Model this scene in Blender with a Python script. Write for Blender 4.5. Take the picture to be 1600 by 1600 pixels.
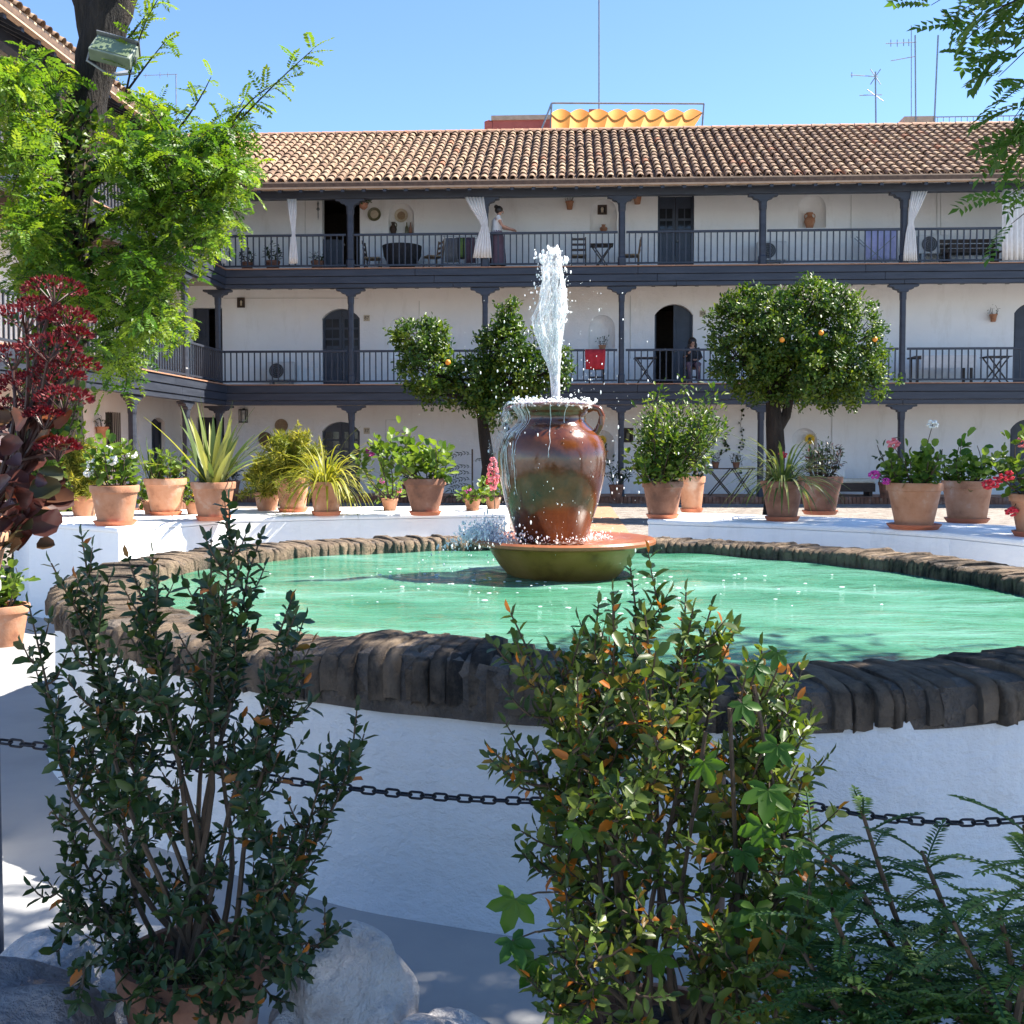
import bpy, bmesh, math, random
import numpy as np
from mathutils import Vector, Matrix, Euler
for o in list(bpy.data.objects): bpy.data.objects.remove(o)
S = bpy.context.scene
COL = S.collection
R = math.radians
# ---------------------------------------------------------------- camera
CAMH = 1.55; FPX = 1700.0; PITCH = R(2.4); YAW = R(3.03); SHIFT = -28.8
cd = bpy.data.cameras.new('camera'); cam = bpy.data.objects.new('camera', cd); COL.objects.link(cam)
cam.location = (0, 0, CAMH); cam.rotation_euler = (math.pi/2-PITCH, 0, YAW)
cd.sensor_width = 36; cd.lens = 36*FPX/1600; cd.shift_y = SHIFT/1600
cd.clip_start = 0.05; cd.clip_end = 6000
S.camera = cam
# ---------------------------------------------------------------- sky, sun, exposure
SUN_EL, SUN_AZ = R(52), R(16)           # azimuth counted from +x towards +y
w = bpy.data.worlds.new('World'); S.world = w; w.use_nodes = True
nt = w.node_tree; nt.nodes.clear()
sky = nt.nodes.new('ShaderNodeTexSky'); sky.sky_type = 'NISHITA'; sky.sun_disc = False
sky.sun_elevation = SUN_EL; sky.sun_rotation = math.pi/2-SUN_AZ
sky.air_density = 1.0; sky.dust_density = 0.0; sky.ozone_density = 6.0; sky.altitude = 900
bg = nt.nodes.new('ShaderNodeBackground'); bg.inputs[1].default_value = 0.085
wo = nt.nodes.new('ShaderNodeOutputWorld')
nt.links.new(sky.outputs[0], bg.inputs[0]); nt.links.new(bg.outputs[0], wo.inputs[0])
sl = bpy.data.lights.new('sun', 'SUN'); sl.energy = 5.0; sl.angle = R(0.53); sl.color = (1, .93, .82)
sun = bpy.data.objects.new('sun', sl); COL.objects.link(sun)
tosun = Vector((math.cos(SUN_EL)*math.cos(SUN_AZ), math.cos(SUN_EL)*math.sin(SUN_AZ), math.sin(SUN_EL)))
sun.rotation_euler = tosun.to_track_quat('Z', 'Y').to_euler(); sun.location = (30, 10, 40)
S.view_settings.view_transform = 'Standard'; S.view_settings.look = 'None'
S.view_settings.exposure = 1.78; S.view_settings.gamma = 1
S.view_settings.use_curve_mapping = False
S.render.engine = 'CYCLES'
S.cycles.max_bounces = 7; S.cycles.diffuse_bounces = 4; S.cycles.transparent_max_bounces = 12
S.cycles.caustics_reflective = False; S.cycles.caustics_refractive = False

# ---------------------------------------------------------------- pixel -> place
_rt = Vector((math.cos(YAW), math.sin(YAW), 0)); _fh = Vector((-math.sin(YAW), math.cos(YAW), 0))
_fw = _fh*math.cos(PITCH)-Vector((0, 0, 1))*math.sin(PITCH); _up = _fh*math.sin(PITCH)+Vector((0, 0, 1))*math.cos(PITCH)
def ray(px, py): return _fw+_rt*((px-800)/FPX)+_up*((800+SHIFT-py)/FPX)
def atY(px, py, Y): d = ray(px, py); return Vector((0, 0, CAMH))+d*(Y/d.y)
def atZ(px, py, z): d = ray(px, py); return Vector((0, 0, CAMH))+d*((z-CAMH)/d.z)
def atX(px, py, X): d = ray(px, py); return Vector((0, 0, CAMH))+d*(X/d.x)
def zY(py, Y, px=890): return atY(px, py, Y).z
def xY(px, Y, py=600): return atY(px, py, Y).x

# ---------------------------------------------------------------- materials
MATS = {}
def nodes(name):
    m = bpy.data.materials.new(name); m.use_nodes = True; t = m.node_tree; t.nodes.clear()
    out = t.nodes.new('ShaderNodeOutputMaterial'); b = t.nodes.new('ShaderNodeBsdfPrincipled')
    t.links.new(b.outputs[0], out.inputs[0]); MATS[name] = m
    return m, t, b, out
def ramp(t, fac, stops):
    r = t.nodes.new('ShaderNodeValToRGB'); t.links.new(fac, r.inputs[0]); e = r.color_ramp.elements
    while len(e) < len(stops): e.new(0.5)
    for k, (p, c) in enumerate(stops): e[k].position = p; e[k].color = (*c, 1)
    return r.outputs[0]
def noise(t, scale, detail=5, rough=.6, vec=None, stretch=None, obj=True):
    n = t.nodes.new('ShaderNodeTexNoise'); n.inputs['Scale'].default_value = scale
    n.inputs['Detail'].default_value = detail; n.inputs['Roughness'].default_value = rough
    if vec is None:
        if obj: vec = t.nodes.new('ShaderNodeTexCoord').outputs['Object']
        else: vec = t.nodes.new('ShaderNodeNewGeometry').outputs['Position']
    if stretch:
        mp = t.nodes.new('ShaderNodeMapping'); mp.inputs['Scale'].default_value = stretch
        t.links.new(vec, mp.inputs[0]); vec = mp.outputs[0]
    t.links.new(vec, n.inputs['Vector']); return n.outputs[0]
def bump(t, b, h, strength=.3, dist=.02):
    n = t.nodes.new('ShaderNodeBump'); n.inputs['Strength'].default_value = strength; n.inputs['Distance'].default_value = dist
    t.links.new(h, n.inputs['Height']); t.links.new(n.outputs[0], b.inputs['Normal']); return n
def mixc(t, fac, a, b, mode='MIX'):
    m = t.nodes.new('ShaderNodeMix'); m.data_type = 'RGBA'; m.blend_type = mode
    for sock, v in ((m.inputs[0], fac), (m.inputs[6], a), (m.inputs[7], b)):
        if isinstance(v, (int, float)): sock.default_value = v
        elif isinstance(v, tuple): sock.default_value = (*v, 1)
        else: t.links.new(v, sock)
    return m.outputs[2]
def plain(name, stops, scale=6, rough=.7, bs=.2, bd=.01, detail=6, metal=0, spec=None, stretch=None, rnd=0, obj=True):
    """noise-mottled surface; rnd: value spread per object"""
    m, t, b, o = nodes(name)
    n = noise(t, scale, detail, stretch=stretch, obj=obj)
    k = len(stops)
    c = ramp(t, n, [(.3+.4*i/(max(k-1, 1)), s) for i, s in enumerate(stops)])
    if rnd:
        oi = t.nodes.new('ShaderNodeObjectInfo'); mr = t.nodes.new('ShaderNodeMapRange')
        mr.inputs[3].default_value = 1-rnd; mr.inputs[4].default_value = 1+rnd
        t.links.new(oi.outputs['Random'], mr.inputs[0])
        hs = t.nodes.new('ShaderNodeHueSaturation'); t.links.new(c, hs.inputs['Color']); t.links.new(mr.outputs[0], hs.inputs['Value']); c = hs.outputs[0]
    t.links.new(c, b.inputs['Base Color']); b.inputs['Roughness'].default_value = rough; b.inputs['Metallic'].default_value = metal
    if spec is not None: b.inputs['Specular IOR Level'].default_value = spec
    if bs: bump(t, b, noise(t, scale*4, 6, stretch=stretch, obj=obj), bs, bd)
    return m
def leafmat(name, stops, trans=.45, rough=.45, tint=(1.2, 1.15, .45), spec=.4):
    """leaf with per-leaf colour (attribute rnd) and light passing through"""
    m, t, b, o = nodes(name)
    a = t.nodes.new('ShaderNodeAttribute'); a.attribute_name = 'rnd'
    c = ramp(t, a.outputs['Fac'], stops)
    t.links.new(c, b.inputs['Base Color']); b.inputs['Roughness'].default_value = rough; b.inputs['Specular IOR Level'].default_value = spec
    tr = t.nodes.new('ShaderNodeBsdfTranslucent'); t.links.new(mixc(t, 1.0, c, tint, 'MULTIPLY'), tr.inputs[0])
    ms = t.nodes.new('ShaderNodeMixShader'); ms.inputs[0].default_value = trans
    t.links.new(b.outputs[0], ms.inputs[1]); t.links.new(tr.outputs[0], ms.inputs[2]); t.links.new(ms.outputs[0], o.inputs[0])
    return m
def whitewash(name, a=(.83, .825, .82), c=(.88, .878, .875), dirt=(.50, .47, .42), bs=.35):
    m, t, b, o = nodes(name)
    base = ramp(t, noise(t, 1.3, 6, obj=False), [(.3, a), (.7, c)])
    d = ramp(t, noise(t, 3.0, 9, .72, obj=False, stretch=(1, 1, .22)), [(.54, (0, 0, 0)), (.76, (1, 1, 1))])
    col = mixc(t, d, base, dirt)
    f = t.nodes.new('ShaderNodeMix'); f.data_type = 'RGBA'; f.inputs[0].default_value = .32
    t.links.new(base, f.inputs[6]); t.links.new(col, f.inputs[7]); t.links.new(f.outputs[2], b.inputs['Base Color'])
    b.inputs['Roughness'].default_value = .85
    n1 = noise(t, 3.2, 10, .68, obj=False, stretch=(1, 1, 1.6)); bump(t, b, n1, bs, .06)
    return m
def tilemat(name, src):
    m, t, b, o = nodes(name)
    if src == 'obj': f = t.nodes.new('ShaderNodeObjectInfo').outputs['Random']
    else:
        a = t.nodes.new('ShaderNodeAttribute'); a.attribute_name = 'rnd'; f = a.outputs['Fac']
    c = ramp(t, f, [(0, (.20, .12, .075)), (.25, (.31, .195, .12)), (.5, (.38, .265, .165)), (.75, (.27, .165, .105)), (.96, (.35, .25, .17)), (1, (.34, .13, .06))])
    d = ramp(t, noise(t, 7, 6, .7, obj=False), [(.38, (.16, .13, .11)), (.60, (1, 1, 1))])
    t.links.new(mixc(t, .7, c, d, 'MULTIPLY'), b.inputs['Base Color']); b.inputs['Roughness'].default_value = .85
    bump(t, b, noise(t, 40, 5, obj=False), .3, .01); return m
whitewash('white'); whitewash('pool_white', (.72, .725, .735), (.79, .795, .80), (.46, .45, .44), .9)
plain('blue', [(.020, .025, .038), (.040, .047, .065)], 3, .5, .25, .006, stretch=(.4, .4, 3))
plain('blue_door', [(.022, .03, .05), (.04, .05, .075)], 4, .45, .2, .004)
plain('soffit', [(.06, .05, .045), (.12, .09, .07)], 4, .8)
plain('plaster_tan', [(.40, .28, .19), (.52, .38, .27)], 5, .85)
plain('ceiling', [(.45, .38, .30), (.55, .47, .38)], 4, .9)
plain('deck_tile', [(.30, .15, .09), (.42, .24, .15)], 8, .8)
tilemat('tile_obj', 'obj'); tilemat('tile_attr', 'attr')
plain('pan_tile', [(.07, .045, .035), (.16, .10, .065)], 9, .9)
plain('terracotta', [(.24, .10, .055), (.40, .18, .095), (.44, .22, .13), (.50, .34, .25)], 6, .85, .5, .008, detail=9, rnd=.16, obj=False)
plain('terracotta_dark', [(.12, .06, .04), (.22, .095, .055), (.28, .13, .08), (.36, .24, .18)], 6, .85, .5, .008, detail=9, obj=False)
plain('saucer', [(.42, .11, .05), (.50, .16, .07)], 5, .6)
plain('soil', [(.03, .02, .014), (.08, .055, .04)], 30, .95, .8, .03)
plain('bark', [(.006, .005, .004), (.022, .016, .012), (.05, .037, .027)], 7, .95, 1.0, .14, stretch=(1, 1, .16))
plain('bark_light', [(.12, .085, .06), (.22, .16, .11)], 12, .9, .8, .02, stretch=(1, 1, .25))
plain('twig', [(.05, .032, .02), (.10, .066, .04)], 20, .8)
m, t, b, o = nodes('coping')
c = ramp(t, noise(t, 4.5, 10, obj=False), [(.3, (.13, .105, .085)), (.5, (.24, .18, .13)), (.7, (.36, .27, .19))])
d = ramp(t, noise(t, 3.1, 9, .68, obj=False, stretch=(1, 1, .6)), [(.50, (0, 0, 0)), (.62, (1, 1, 1))])
t.links.new(mixc(t, d, c, (.045, .040, .037)), b.inputs['Base Color']); b.inputs['Roughness'].default_value = .95; b.inputs['Specular IOR Level'].default_value = .2
bump(t, b, noise(t, 17, 10, .75, obj=False), 1.0, .07)
plain('mortar', [(.05, .043, .038), (.105, .085, .07), (.19, .15, .12)], 7, .95, 1.0, .05, detail=10, obj=False)
plain('concrete', [(.25, .25, .255), (.31, .31, .31), (.36, .355, .345)], 1.1, .55, .25, .01, detail=9, obj=False)
plain('cobble', [(.12, .10, .086), (.23, .20, .175), (.32, .285, .26)], 5, .9, .9, .05, obj=False)
plain('brickpath', [(.28, .15, .085), (.40, .22, .13)], 5, .9, .6, .03, obj=False)
plain('iron', [(.012, .013, .017), (.035, .035, .04)], 40, .45, .3, .002, metal=.6)
plain('rust', [(.07, .045, .035), (.15, .10, .075)], 20, .8, .4, .004)
plain('rock_white', [(.36, .32, .31), (.56, .54, .54), (.70, .69, .69)], 6, .9, 1.0, .06, detail=12, obj=False)
plain('rock_grey', [(.18, .155, .155), (.33, .295, .295), (.46, .42, .41)], 8, .95, 1.0, .09, detail=12, obj=False)
plain('cloth_white', [(.66, .63, .60), (.78, .76, .73)], 9, .9)
plain('cloth_cream', [(.62, .55, .42), (.72, .66, .55)], 9, .9)
plain('cloth_grey', [(.12, .12, .125), (.18, .18, .18)], 9, .9)
plain('cloth_purple', [(.11, .07, .09), (.16, .10, .13)], 9, .9)
plain('cloth_green', [(.12, .20, .05), (.18, .27, .08)], 9, .9)
plain('cloth_red', [(.35, .015, .02), (.5, .03, .04)], 9, .9)
plain('cloth_black', [(.012, .012, .015), (.03, .03, .035)], 9, .85)
plain('cloth_lilac', [(.42, .42, .68), (.55, .55, .78)], 9, .9)
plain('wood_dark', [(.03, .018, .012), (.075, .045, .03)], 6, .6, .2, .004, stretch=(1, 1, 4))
plain('wood_mid', [(.16, .09, .045), (.26, .16, .085)], 6, .6, .2, .004, stretch=(1, 1, 4))
plain('wicker', [(.22, .15, .09), (.36, .26, .16)], 40, .8, .5, .004)
plain('wicker_dark', [(.12, .075, .04), (.20, .13, .075)], 40, .8, .5, .004)
plain('ceramic', [(.45, .36, .25), (.62, .55, .42)], 14, .35)
plain('ceramic_green', [(.06, .065, .03), (.22, .2, .11)], 14, .35)
plain('white_plastic', [(.55, .55, .54), (.63, .63, .61)], 5, .5, 0)
plain('dark_grille', [(.035, .035, .04), (.07, .07, .075)], 30, .5, 0)
plain('skin', [(.40, .22, .15), (.48, .27, .19)], 12, .55, 0)
plain('hair', [(.008, .006, .005), (.02, .014, .011)], 30, .45, .4, .004)
plain('red_wall', [(.36, .085, .065), (.44, .12, .09)], 3, .9, obj=False)
plain('awning', [(.62, .22, .03), (.72, .29, .045)], 2, .8, .1)
plain('steel', [(.22, .23, .24), (.32, .33, .34)], 9, .45, 0, metal=.7)
plain('lamp_case', [(.16, .19, .15), (.22, .26, .2)], 9, .5, 0)
plain('lamp_glass', [(.10, .14, .08), (.16, .20, .12)], 4, .2, 0)
plain('orange_fruit', [(.70, .25, .02), (.80, .33, .03)], 9, .5)
plain('glass_dark', [(.012, .014, .018), (.03, .034, .04)], 2, .08, 0)
plain('number_tile', [(.30, .30, .28), (.55, .53, .48)], 40, .4, 0)
plain('petal_red', [(.45, .01, .02), (.62, .025, .05)], 20, .6, 0)
plain('petal_pink', [(.70, .12, .16), (.80, .25, .26)], 20, .6, 0)
plain('petal_magenta', [(.45, .02, .26), (.6, .05, .36)], 20, .6, 0)
plain('petal_white', [(.70, .68, .62), (.82, .80, .76)], 20, .6, 0)
plain('petal_yellow', [(.75, .45, .02), (.85, .56, .03)], 20, .6, 0)
# leaves
leafmat('leaf_acacia', [(0, (.035, .10, .014)), (.5, (.11, .215, .022)), (1, (.23, .31, .03))], .52)
leafmat('leaf_acacia_dark', [(0, (.03, .085, .018)), (1, (.10, .18, .025))], .5)
leafmat('leaf_orange', [(0, (.016, .050, .008)), (.5, (.055, .12, .013)), (1, (.19, .25, .025))], .36, .42)
leafmat('leaf_box', [(0, (.020, .040, .018)), (.6, (.034, .068, .022)), (.94, (.06, .095, .025)), (.97, (.30, .11, .02)), (1, (.42, .13, .02))], .25, .38)
leafmat('leaf_box_autumn', [(0, (.035, .065, .018)), (.45, (.075, .125, .026)), (.88, (.19, .23, .045)), (.92, (.50, .16, .02)), (1, (.62, .19, .025))], .38, .36)
leafmat('leaf_bright', [(0, (.06, .13, .018)), (1, (.17, .25, .035))], .45)
leafmat('leaf_yellow', [(0, (.16, .20, .02)), (1, (.36, .34, .05))], .45)
leafmat('leaf_strap', [(0, (.06, .10, .03)), (.6, (.12, .17, .05)), (1, (.33, .33, .11))], .35)
leafmat('leaf_dark', [(0, (.014, .036, .012)), (1, (.045, .085, .024))], .25, .35)
leafmat('leaf_creeper', [(0, (.03, .10, .012)), (1, (.085, .19, .02))], .5)
leafmat('leaf_fern', [(0, (.045, .11, .038)), (1, (.13, .23, .06))], .45)
leafmat('leaf_kalanchoe', [(0, (.055, .022, .018)), (.7, (.10, .032, .024)), (.85, (.05, .06, .02)), (1, (.22, .06, .025))], .15, .4, (1.3, .6, .4))
leafmat('bloom_red', [(0, (.06, .003, .007)), (1, (.16, .006, .013))], .25, .6, (1.2, .4, .3))
# water
m, t, b, o = nodes('water')
n1 = noise(t, 1.5, 7, .62, obj=False, stretch=(.5, 1.7, 1)); n2 = noise(t, 9, 4, .6, obj=False, stretch=(.5, 1.5, 1))
c = ramp(t, n1, [(.30, (.024, .13, .072)), (.46, (.065, .21, .13)), (.58, (.10, .26, .185)), (.72, (.20, .37, .32))])  # ripple highlights and dark reflections are painted into this colour
t.links.new(c, b.inputs['Base Color']); b.inputs['Roughness'].default_value = .06; b.inputs['IOR'].default_value = 1.33
ad = t.nodes.new('ShaderNodeMath'); ad.operation = 'MULTIPLY_ADD'; ad.inputs[1].default_value = .35
t.links.new(n2, ad.inputs[0]); t.links.new(n1, ad.inputs[2]); bump(t, b, ad.outputs[0], .8, .09)
# jar glaze
m, t, b, o = nodes('jar_glaze')
c = ramp(t, noise(t, 3.2, 8, .65), [(.32, (.025, .009, .005)), (.45, (.075, .020, .007)), (.60, (.15, .042, .011)), (.75, (.085, .034, .011))])
t.links.new(c, b.inputs['Base Color']); b.inputs['Roughness'].default_value = .16; b.inputs['Coat Weight'].default_value = .5; b.inputs['Coat Roughness'].default_value = .12
bump(t, b, noise(t, 14, 5), .25, .012)
plain('bowl_green', [(.13, .06, .014), (.27, .14, .03), (.34, .17, .05)], 5, .4, .3, .012, detail=9)
plain('bowl_rim', [(.24, .07, .03), (.40, .14, .055)], 5, .3, .2, .01)
# white water
m, t, b, o = nodes('foam'); b.inputs['Base Color'].default_value = (.92, .93, .94, 1); b.inputs['Roughness'].default_value = .5; b.inputs['IOR'].default_value = 1.33
tr = t.nodes.new('ShaderNodeBsdfTranslucent'); tr.inputs[0].default_value = (.95, .96, .97, 1); ms = t.nodes.new('ShaderNodeMixShader'); ms.inputs[0].default_value = .5
t.links.new(b.outputs[0], ms.inputs[1]); t.links.new(tr.outputs[0], ms.inputs[2]); t.links.new(ms.outputs[0], o.inputs[0])
def wet(name, scale, stretch, lo, hi, a0, a1):
    m, t, b, o = nodes(name); b.inputs['Base Color'].default_value = (.9, .93, .95, 1); b.inputs['Roughness'].default_value = .15; b.inputs['IOR'].default_value = 1.33
    nn = noise(t, scale, 6, .7, stretch=stretch); f = ramp(t, nn, [(lo, (a0,)*3), (hi, (a1,)*3)]); bump(t, b, nn, .8, .02)
    tl = t.nodes.new('ShaderNodeBsdfTranslucent'); tl.inputs[0].default_value = (.95, .96, .97, 1); mx = t.nodes.new('ShaderNodeMixShader'); mx.inputs[0].default_value = .5; t.links.new(b.outputs[0], mx.inputs[1]); t.links.new(tl.outputs[0], mx.inputs[2])
    tr = t.nodes.new('ShaderNodeBsdfTransparent'); ms = t.nodes.new('ShaderNodeMixShader')
    t.links.new(f, ms.inputs[0]); t.links.new(tr.outputs[0], ms.inputs[1]); t.links.new(mx.outputs[0], ms.inputs[2]); t.links.new(ms.outputs[0], o.inputs[0])
wet('water_sheet', 34, (1, 1, .30), .46, .64, .04, .8); wet('water_film', 30, (1, 1, .16), .53, .70, .0, .6)

# ---------------------------------------------------------------- mesh building
def tag(o, label=None, cat=None, group=None, kind=None):
    for k, v in (('label', label), ('category', cat), ('group', group), ('kind', kind)):
        if v: o[k] = v
    return o
ORG = {}
def thing(name, label, cat, loc=(0, 0, 0), group=None, rz=0):
    o = bpy.data.objects.new(name, None); COL.objects.link(o); o.location = loc; o.rotation_euler = (0, 0, rz)
    o.empty_display_size = .1; ORG[o.name] = Vector(loc); return tag(o, label, cat, group)
def orgof(p): return ORG.get(p.name, Vector((0, 0, 0))) if p else Vector((0, 0, 0))
def inst(name, mesh, parent=None, loc=(0, 0, 0), rot=(0, 0, 0), sc=(1, 1, 1)):
    """object on shared mesh data, placed at a world spot (parents only translate)"""
    o = bpy.data.objects.new(name, mesh); COL.objects.link(o)
    o.location = Vector(loc)-orgof(parent); o.rotation_euler = rot; o.scale = sc
    if parent: o.parent = parent
    return o
class MB:
    def __init__(s, T=None): s.v = []; s.f = []; s.mi = []; s.T = T; s.cur = 0; s.rnd = None
    def add(s, vs, fs):
        n = len(s.v); s.v += [tuple(q) for q in vs]; s.f += [tuple(i+n for i in f) for f in fs]; s.mi += [s.cur]*len(fs)
    def box(s, x0, x1, y0, y1, z0, z1):
        s.add([(x0, y0, z0), (x1, y0, z0), (x1, y1, z0), (x0, y1, z0), (x0, y0, z1), (x1, y0, z1), (x1, y1, z1), (x0, y1, z1)],
              [(0, 3, 2, 1), (4, 5, 6, 7), (0, 1, 5, 4), (1, 2, 6, 5), (2, 3, 7, 6), (3, 0, 4, 7)])
    def bar(s, a, b, w, h=None, up=(0, 0, 1)):
        a = Vector(a); b = Vector(b); h = h or w; d = (b-a).normalized(); u = Vector(up)
        if abs(d.dot(u)) > .95: u = Vector((1, 0, 0))
        r = d.cross(u).normalized()*w/2; u = r.normalized().cross(d)*h/2
        s.add([a-r-u, a+r-u, a+r+u, a-r+u, b-r-u, b+r-u, b+r+u, b-r+u],
              [(0, 3, 2, 1), (4, 5, 6, 7), (0, 1, 5, 4), (1, 2, 6, 5), (2, 3, 7, 6), (3, 0, 4, 7)])
    def tube(s, pts, rad, n=8, cap=True, closed=False, noise_=0, rng=None):
        pts = [Vector(p) for p in pts]; m = len(pts)
        if not hasattr(rad, '__len__'): rad = [rad]*m
        vs = []; ref = Vector((.31, .22, .92)).normalized()
        for i, p in enumerate(pts):
            d = (pts[(i+1) % m]-pts[i-1]) if closed else (pts[min(i+1, m-1)]-pts[max(i-1, 0)])
            d.normalize(); a = d.cross(ref)
            if a.length < .1: a = d.cross(Vector((1, 0, 0)))
            a.normalize(); b = d.cross(a)
            for k in range(n):
                t = 2*math.pi*k/n; r = rad[i]*(1+(rng.uniform(-noise_, noise_) if rng else 0))
                vs.append(p+a*r*math.cos(t)+b*r*math.sin(t))
        fs = []
        for i in range(m if closed else m-1):
            j = (i+1) % m
            for k in range(n): fs.append((i*n+k, i*n+(k+1) % n, j*n+(k+1) % n, j*n+k))
        if cap and not closed: fs += [tuple(range(n))[::-1], tuple(range((m-1)*n, m*n))]
        s.add(vs, fs)
    def lathe(s, prof, c=(0, 0, 0), n=28, jit=None, arc=None):
        vs = []; m = len(prof)
        for (r, z) in prof:
            for k in range(n):
                a = 2*math.pi*k/n; rr = r*(1+(jit(a, z) if jit else 0)); vs.append((c[0]+rr*math.cos(a), c[1]+rr*math.sin(a), c[2]+z))
        fs = [(i*n+k, i*n+(k+1) % n, (i+1)*n+(k+1) % n, (i+1)*n+k) for i in range(m-1) for k in range(n)]
        if prof[0][0] > 1e-4: fs.append(tuple(range(n))[::-1])
        if prof[-1][0] > 1e-4: fs.append(tuple(range((m-1)*n, m*n)))
        s.add(vs, fs)
    def prism(s, poly, z0, z1):
        n = len(poly); s.add([(x, y, z0) for x, y in poly]+[(x, y, z1) for x, y in poly],
            [tuple(range(n))[::-1], tuple(range(n, 2*n))]+[(i, (i+1) % n, n+(i+1) % n, n+i) for i in range(n)])
    def slab(s, poly, y0, y1):   # polygon in x,z extruded along y
        n = len(poly); s.add([(x, y0, z) for x, z in poly]+[(x, y1, z) for x, z in poly],
            [tuple(range(n)), tuple(range(n, 2*n))[::-1]]+[(i, n+i, n+(i+1) % n, (i+1) % n) for i in range(n)])
    def ball(s, c, r, n=8, m=6, sc=(1, 1, 1), jit=None):
        prof = [(math.sin(math.pi*i/m), -math.cos(math.pi*i/m)) for i in range(m+1)]
        vs = [(c[0], c[1], c[2]-r*sc[2])]
        for (q, z) in prof[1:-1]:
            for k in range(n):
                a = 2*math.pi*k/n; j = 1+(jit(a, z) if jit else 0); vs.append((c[0]+r*q*math.cos(a)*sc[0]*j, c[1]+r*q*math.sin(a)*sc[1]*j, c[2]+r*z*sc[2]*j))
        vs.append((c[0], c[1], c[2]+r*sc[2])); L = len(vs)-1; fs = []
        for k in range(n): fs += [(0, 1+(k+1) % n, 1+k), (L, L-n+k, L-n+(k+1) % n)]
        for i in range(m-2):
            for k in range(n): fs.append((1+i*n+k, 1+i*n+(k+1) % n, 1+(i+1)*n+(k+1) % n, 1+(i+1)*n+k))
        s.add(vs, fs)
    def mesh(s, name, mats, org=Vector((0, 0, 0)), smooth=False, angle=40):
        me = bpy.data.meshes.new(name)
        vs = [s.T(*q) for q in s.v] if s.T else s.v
        vs = [(q[0]-org[0], q[1]-org[1], q[2]-org[2]) for q in vs]
        me.from_pydata(vs, [], s.f)
        for mt in (mats if isinstance(mats, (list, tuple)) else [mats]): me.materials.append(MATS[mt])
        if any(s.mi): me.polygons.foreach_set('material_index', s.mi)
        if smooth:
            me.polygons.foreach_set('use_smooth', [True]*len(s.f))
            try: me.set_sharp_from_angle(angle=R(angle))
            except Exception: pass
        if s.T:
            bm = bmesh.new(); bm.from_mesh(me); bmesh.ops.recalc_face_normals(bm, faces=bm.faces); bm.to_mesh(me); bm.free()
        me.update(); return me
    def build(s, name, mats, parent=None, org=None, smooth=False, bevel=0, angle=40):
        og = orgof(parent) if parent else Vector(org or (0, 0, 0))
        o = bpy.data.objects.new(name, s.mesh(name, mats, og, smooth, angle)); COL.objects.link(o)
        if parent: o.parent = parent; ORG[o.name] = og
        else: o.location = og; ORG[o.name] = og
        if bevel:
            b = o.modifiers.new('bevel', 'BEVEL'); b.width = bevel; b.segments = 2; b.limit_method = 'ANGLE'
        return o
# ---------------------------------------------------------------- leaves
TPL = {
 'diamond': (np.array([(0, 0, 0), (.45, .5, .10), (1, 0, 0), (.45, -.5, .10)]), [(0, 2, 1), (0, 3, 2)]),
 'oval': (np.array([(0, 0, 0), (.33, 0, -.05), (.72, 0, -.06), (1, 0, -.12), (.3, .46, .06), (.72, .40, .03), (.3, -.46, .06), (.72, -.40, .03)]),
          [(0, 1, 4), (1, 2, 5, 4), (2, 3, 5), (0, 6, 1), (1, 6, 7, 2), (2, 7, 3)]),
 'round': (np.array([(0, 0, 0), (.5, 0, -.05), (1, 0, 0), (.2, .40, .13), (.6, .52, .20), (.93, .3, .14), (.2, -.40, .13), (.6, -.52, .20), (.93, -.3, .14)]),
          [(0, 1, 3), (1, 4, 3), (1, 5, 4), (1, 2, 5), (0, 6, 1), (1, 6, 7), (1, 7, 8), (1, 8, 2)]),
}
class Leaves:
    def __init__(s): s.p = []; s.d = []; s.u = []; s.L = []; s.W = []; s.r = []
    def add(s, p, d, u, L, W, r=None, rng=random):
        s.p.append(tuple(p)); s.d.append(tuple(d)); s.u.append(tuple(u)); s.L.append(L); s.W.append(W); s.r.append(rng.random() if r is None else r)
    def build(s, name, mat, parent, kind='oval', extra=None):
        tv, tf = TPL[kind]; n = len(s.p)
        P = np.array(s.p); D = np.array(s.d); U = np.array(s.u); D /= np.linalg.norm(D, axis=1, keepdims=True)+1e-9
        X = np.cross(U, D); X /= np.linalg.norm(X, axis=1, keepdims=True)+1e-9; N = np.cross(D, X)
        L = np.array(s.L)[:, None, None]; W = np.array(s.W)[:, None, None]
        V = P[:, None, :]+D[:, None, :]*tv[None, :, 0:1]*L+X[:, None, :]*tv[None, :, 1:2]*W+N[:, None, :]*tv[None, :, 2:3]*L
        V = V.reshape(-1, 3); k = len(tv)
        og = orgof(parent); V = V-np.array(og)
        sizes = np.array([len(f) for f in tf]); flat = np.concatenate([np.array(f) for f in tf])
        idx = (flat[None, :]+(np.arange(n)*k)[:, None]).ravel()
        tot = np.tile(sizes, n); start = np.concatenate([[0], np.cumsum(tot)[:-1]])
        me = bpy.data.meshes.new(name); me.vertices.add(len(V)); me.vertices.foreach_set('co', V.ravel())
        me.loops.add(len(idx)); me.loops.foreach_set('vertex_index', idx.astype(np.int32))
        me.polygons.add(len(tot)); me.polygons.foreach_set('loop_start', start.astype(np.int32))
        try: me.polygons.foreach_set('loop_total', tot.astype(np.int32))
        except Exception: pass
        me.update(calc_edges=True)
        a = me.attributes.new('rnd', 'FLOAT', 'POINT'); a.data.foreach_set('value', np.repeat(np.array(s.r, dtype=np.float32), k))
        me.materials.append(MATS[mat]); me.validate()
        o = bpy.data.objects.new(name, me); COL.objects.link(o); o.parent = parent; ORG[o.name] = og
        return o
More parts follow.
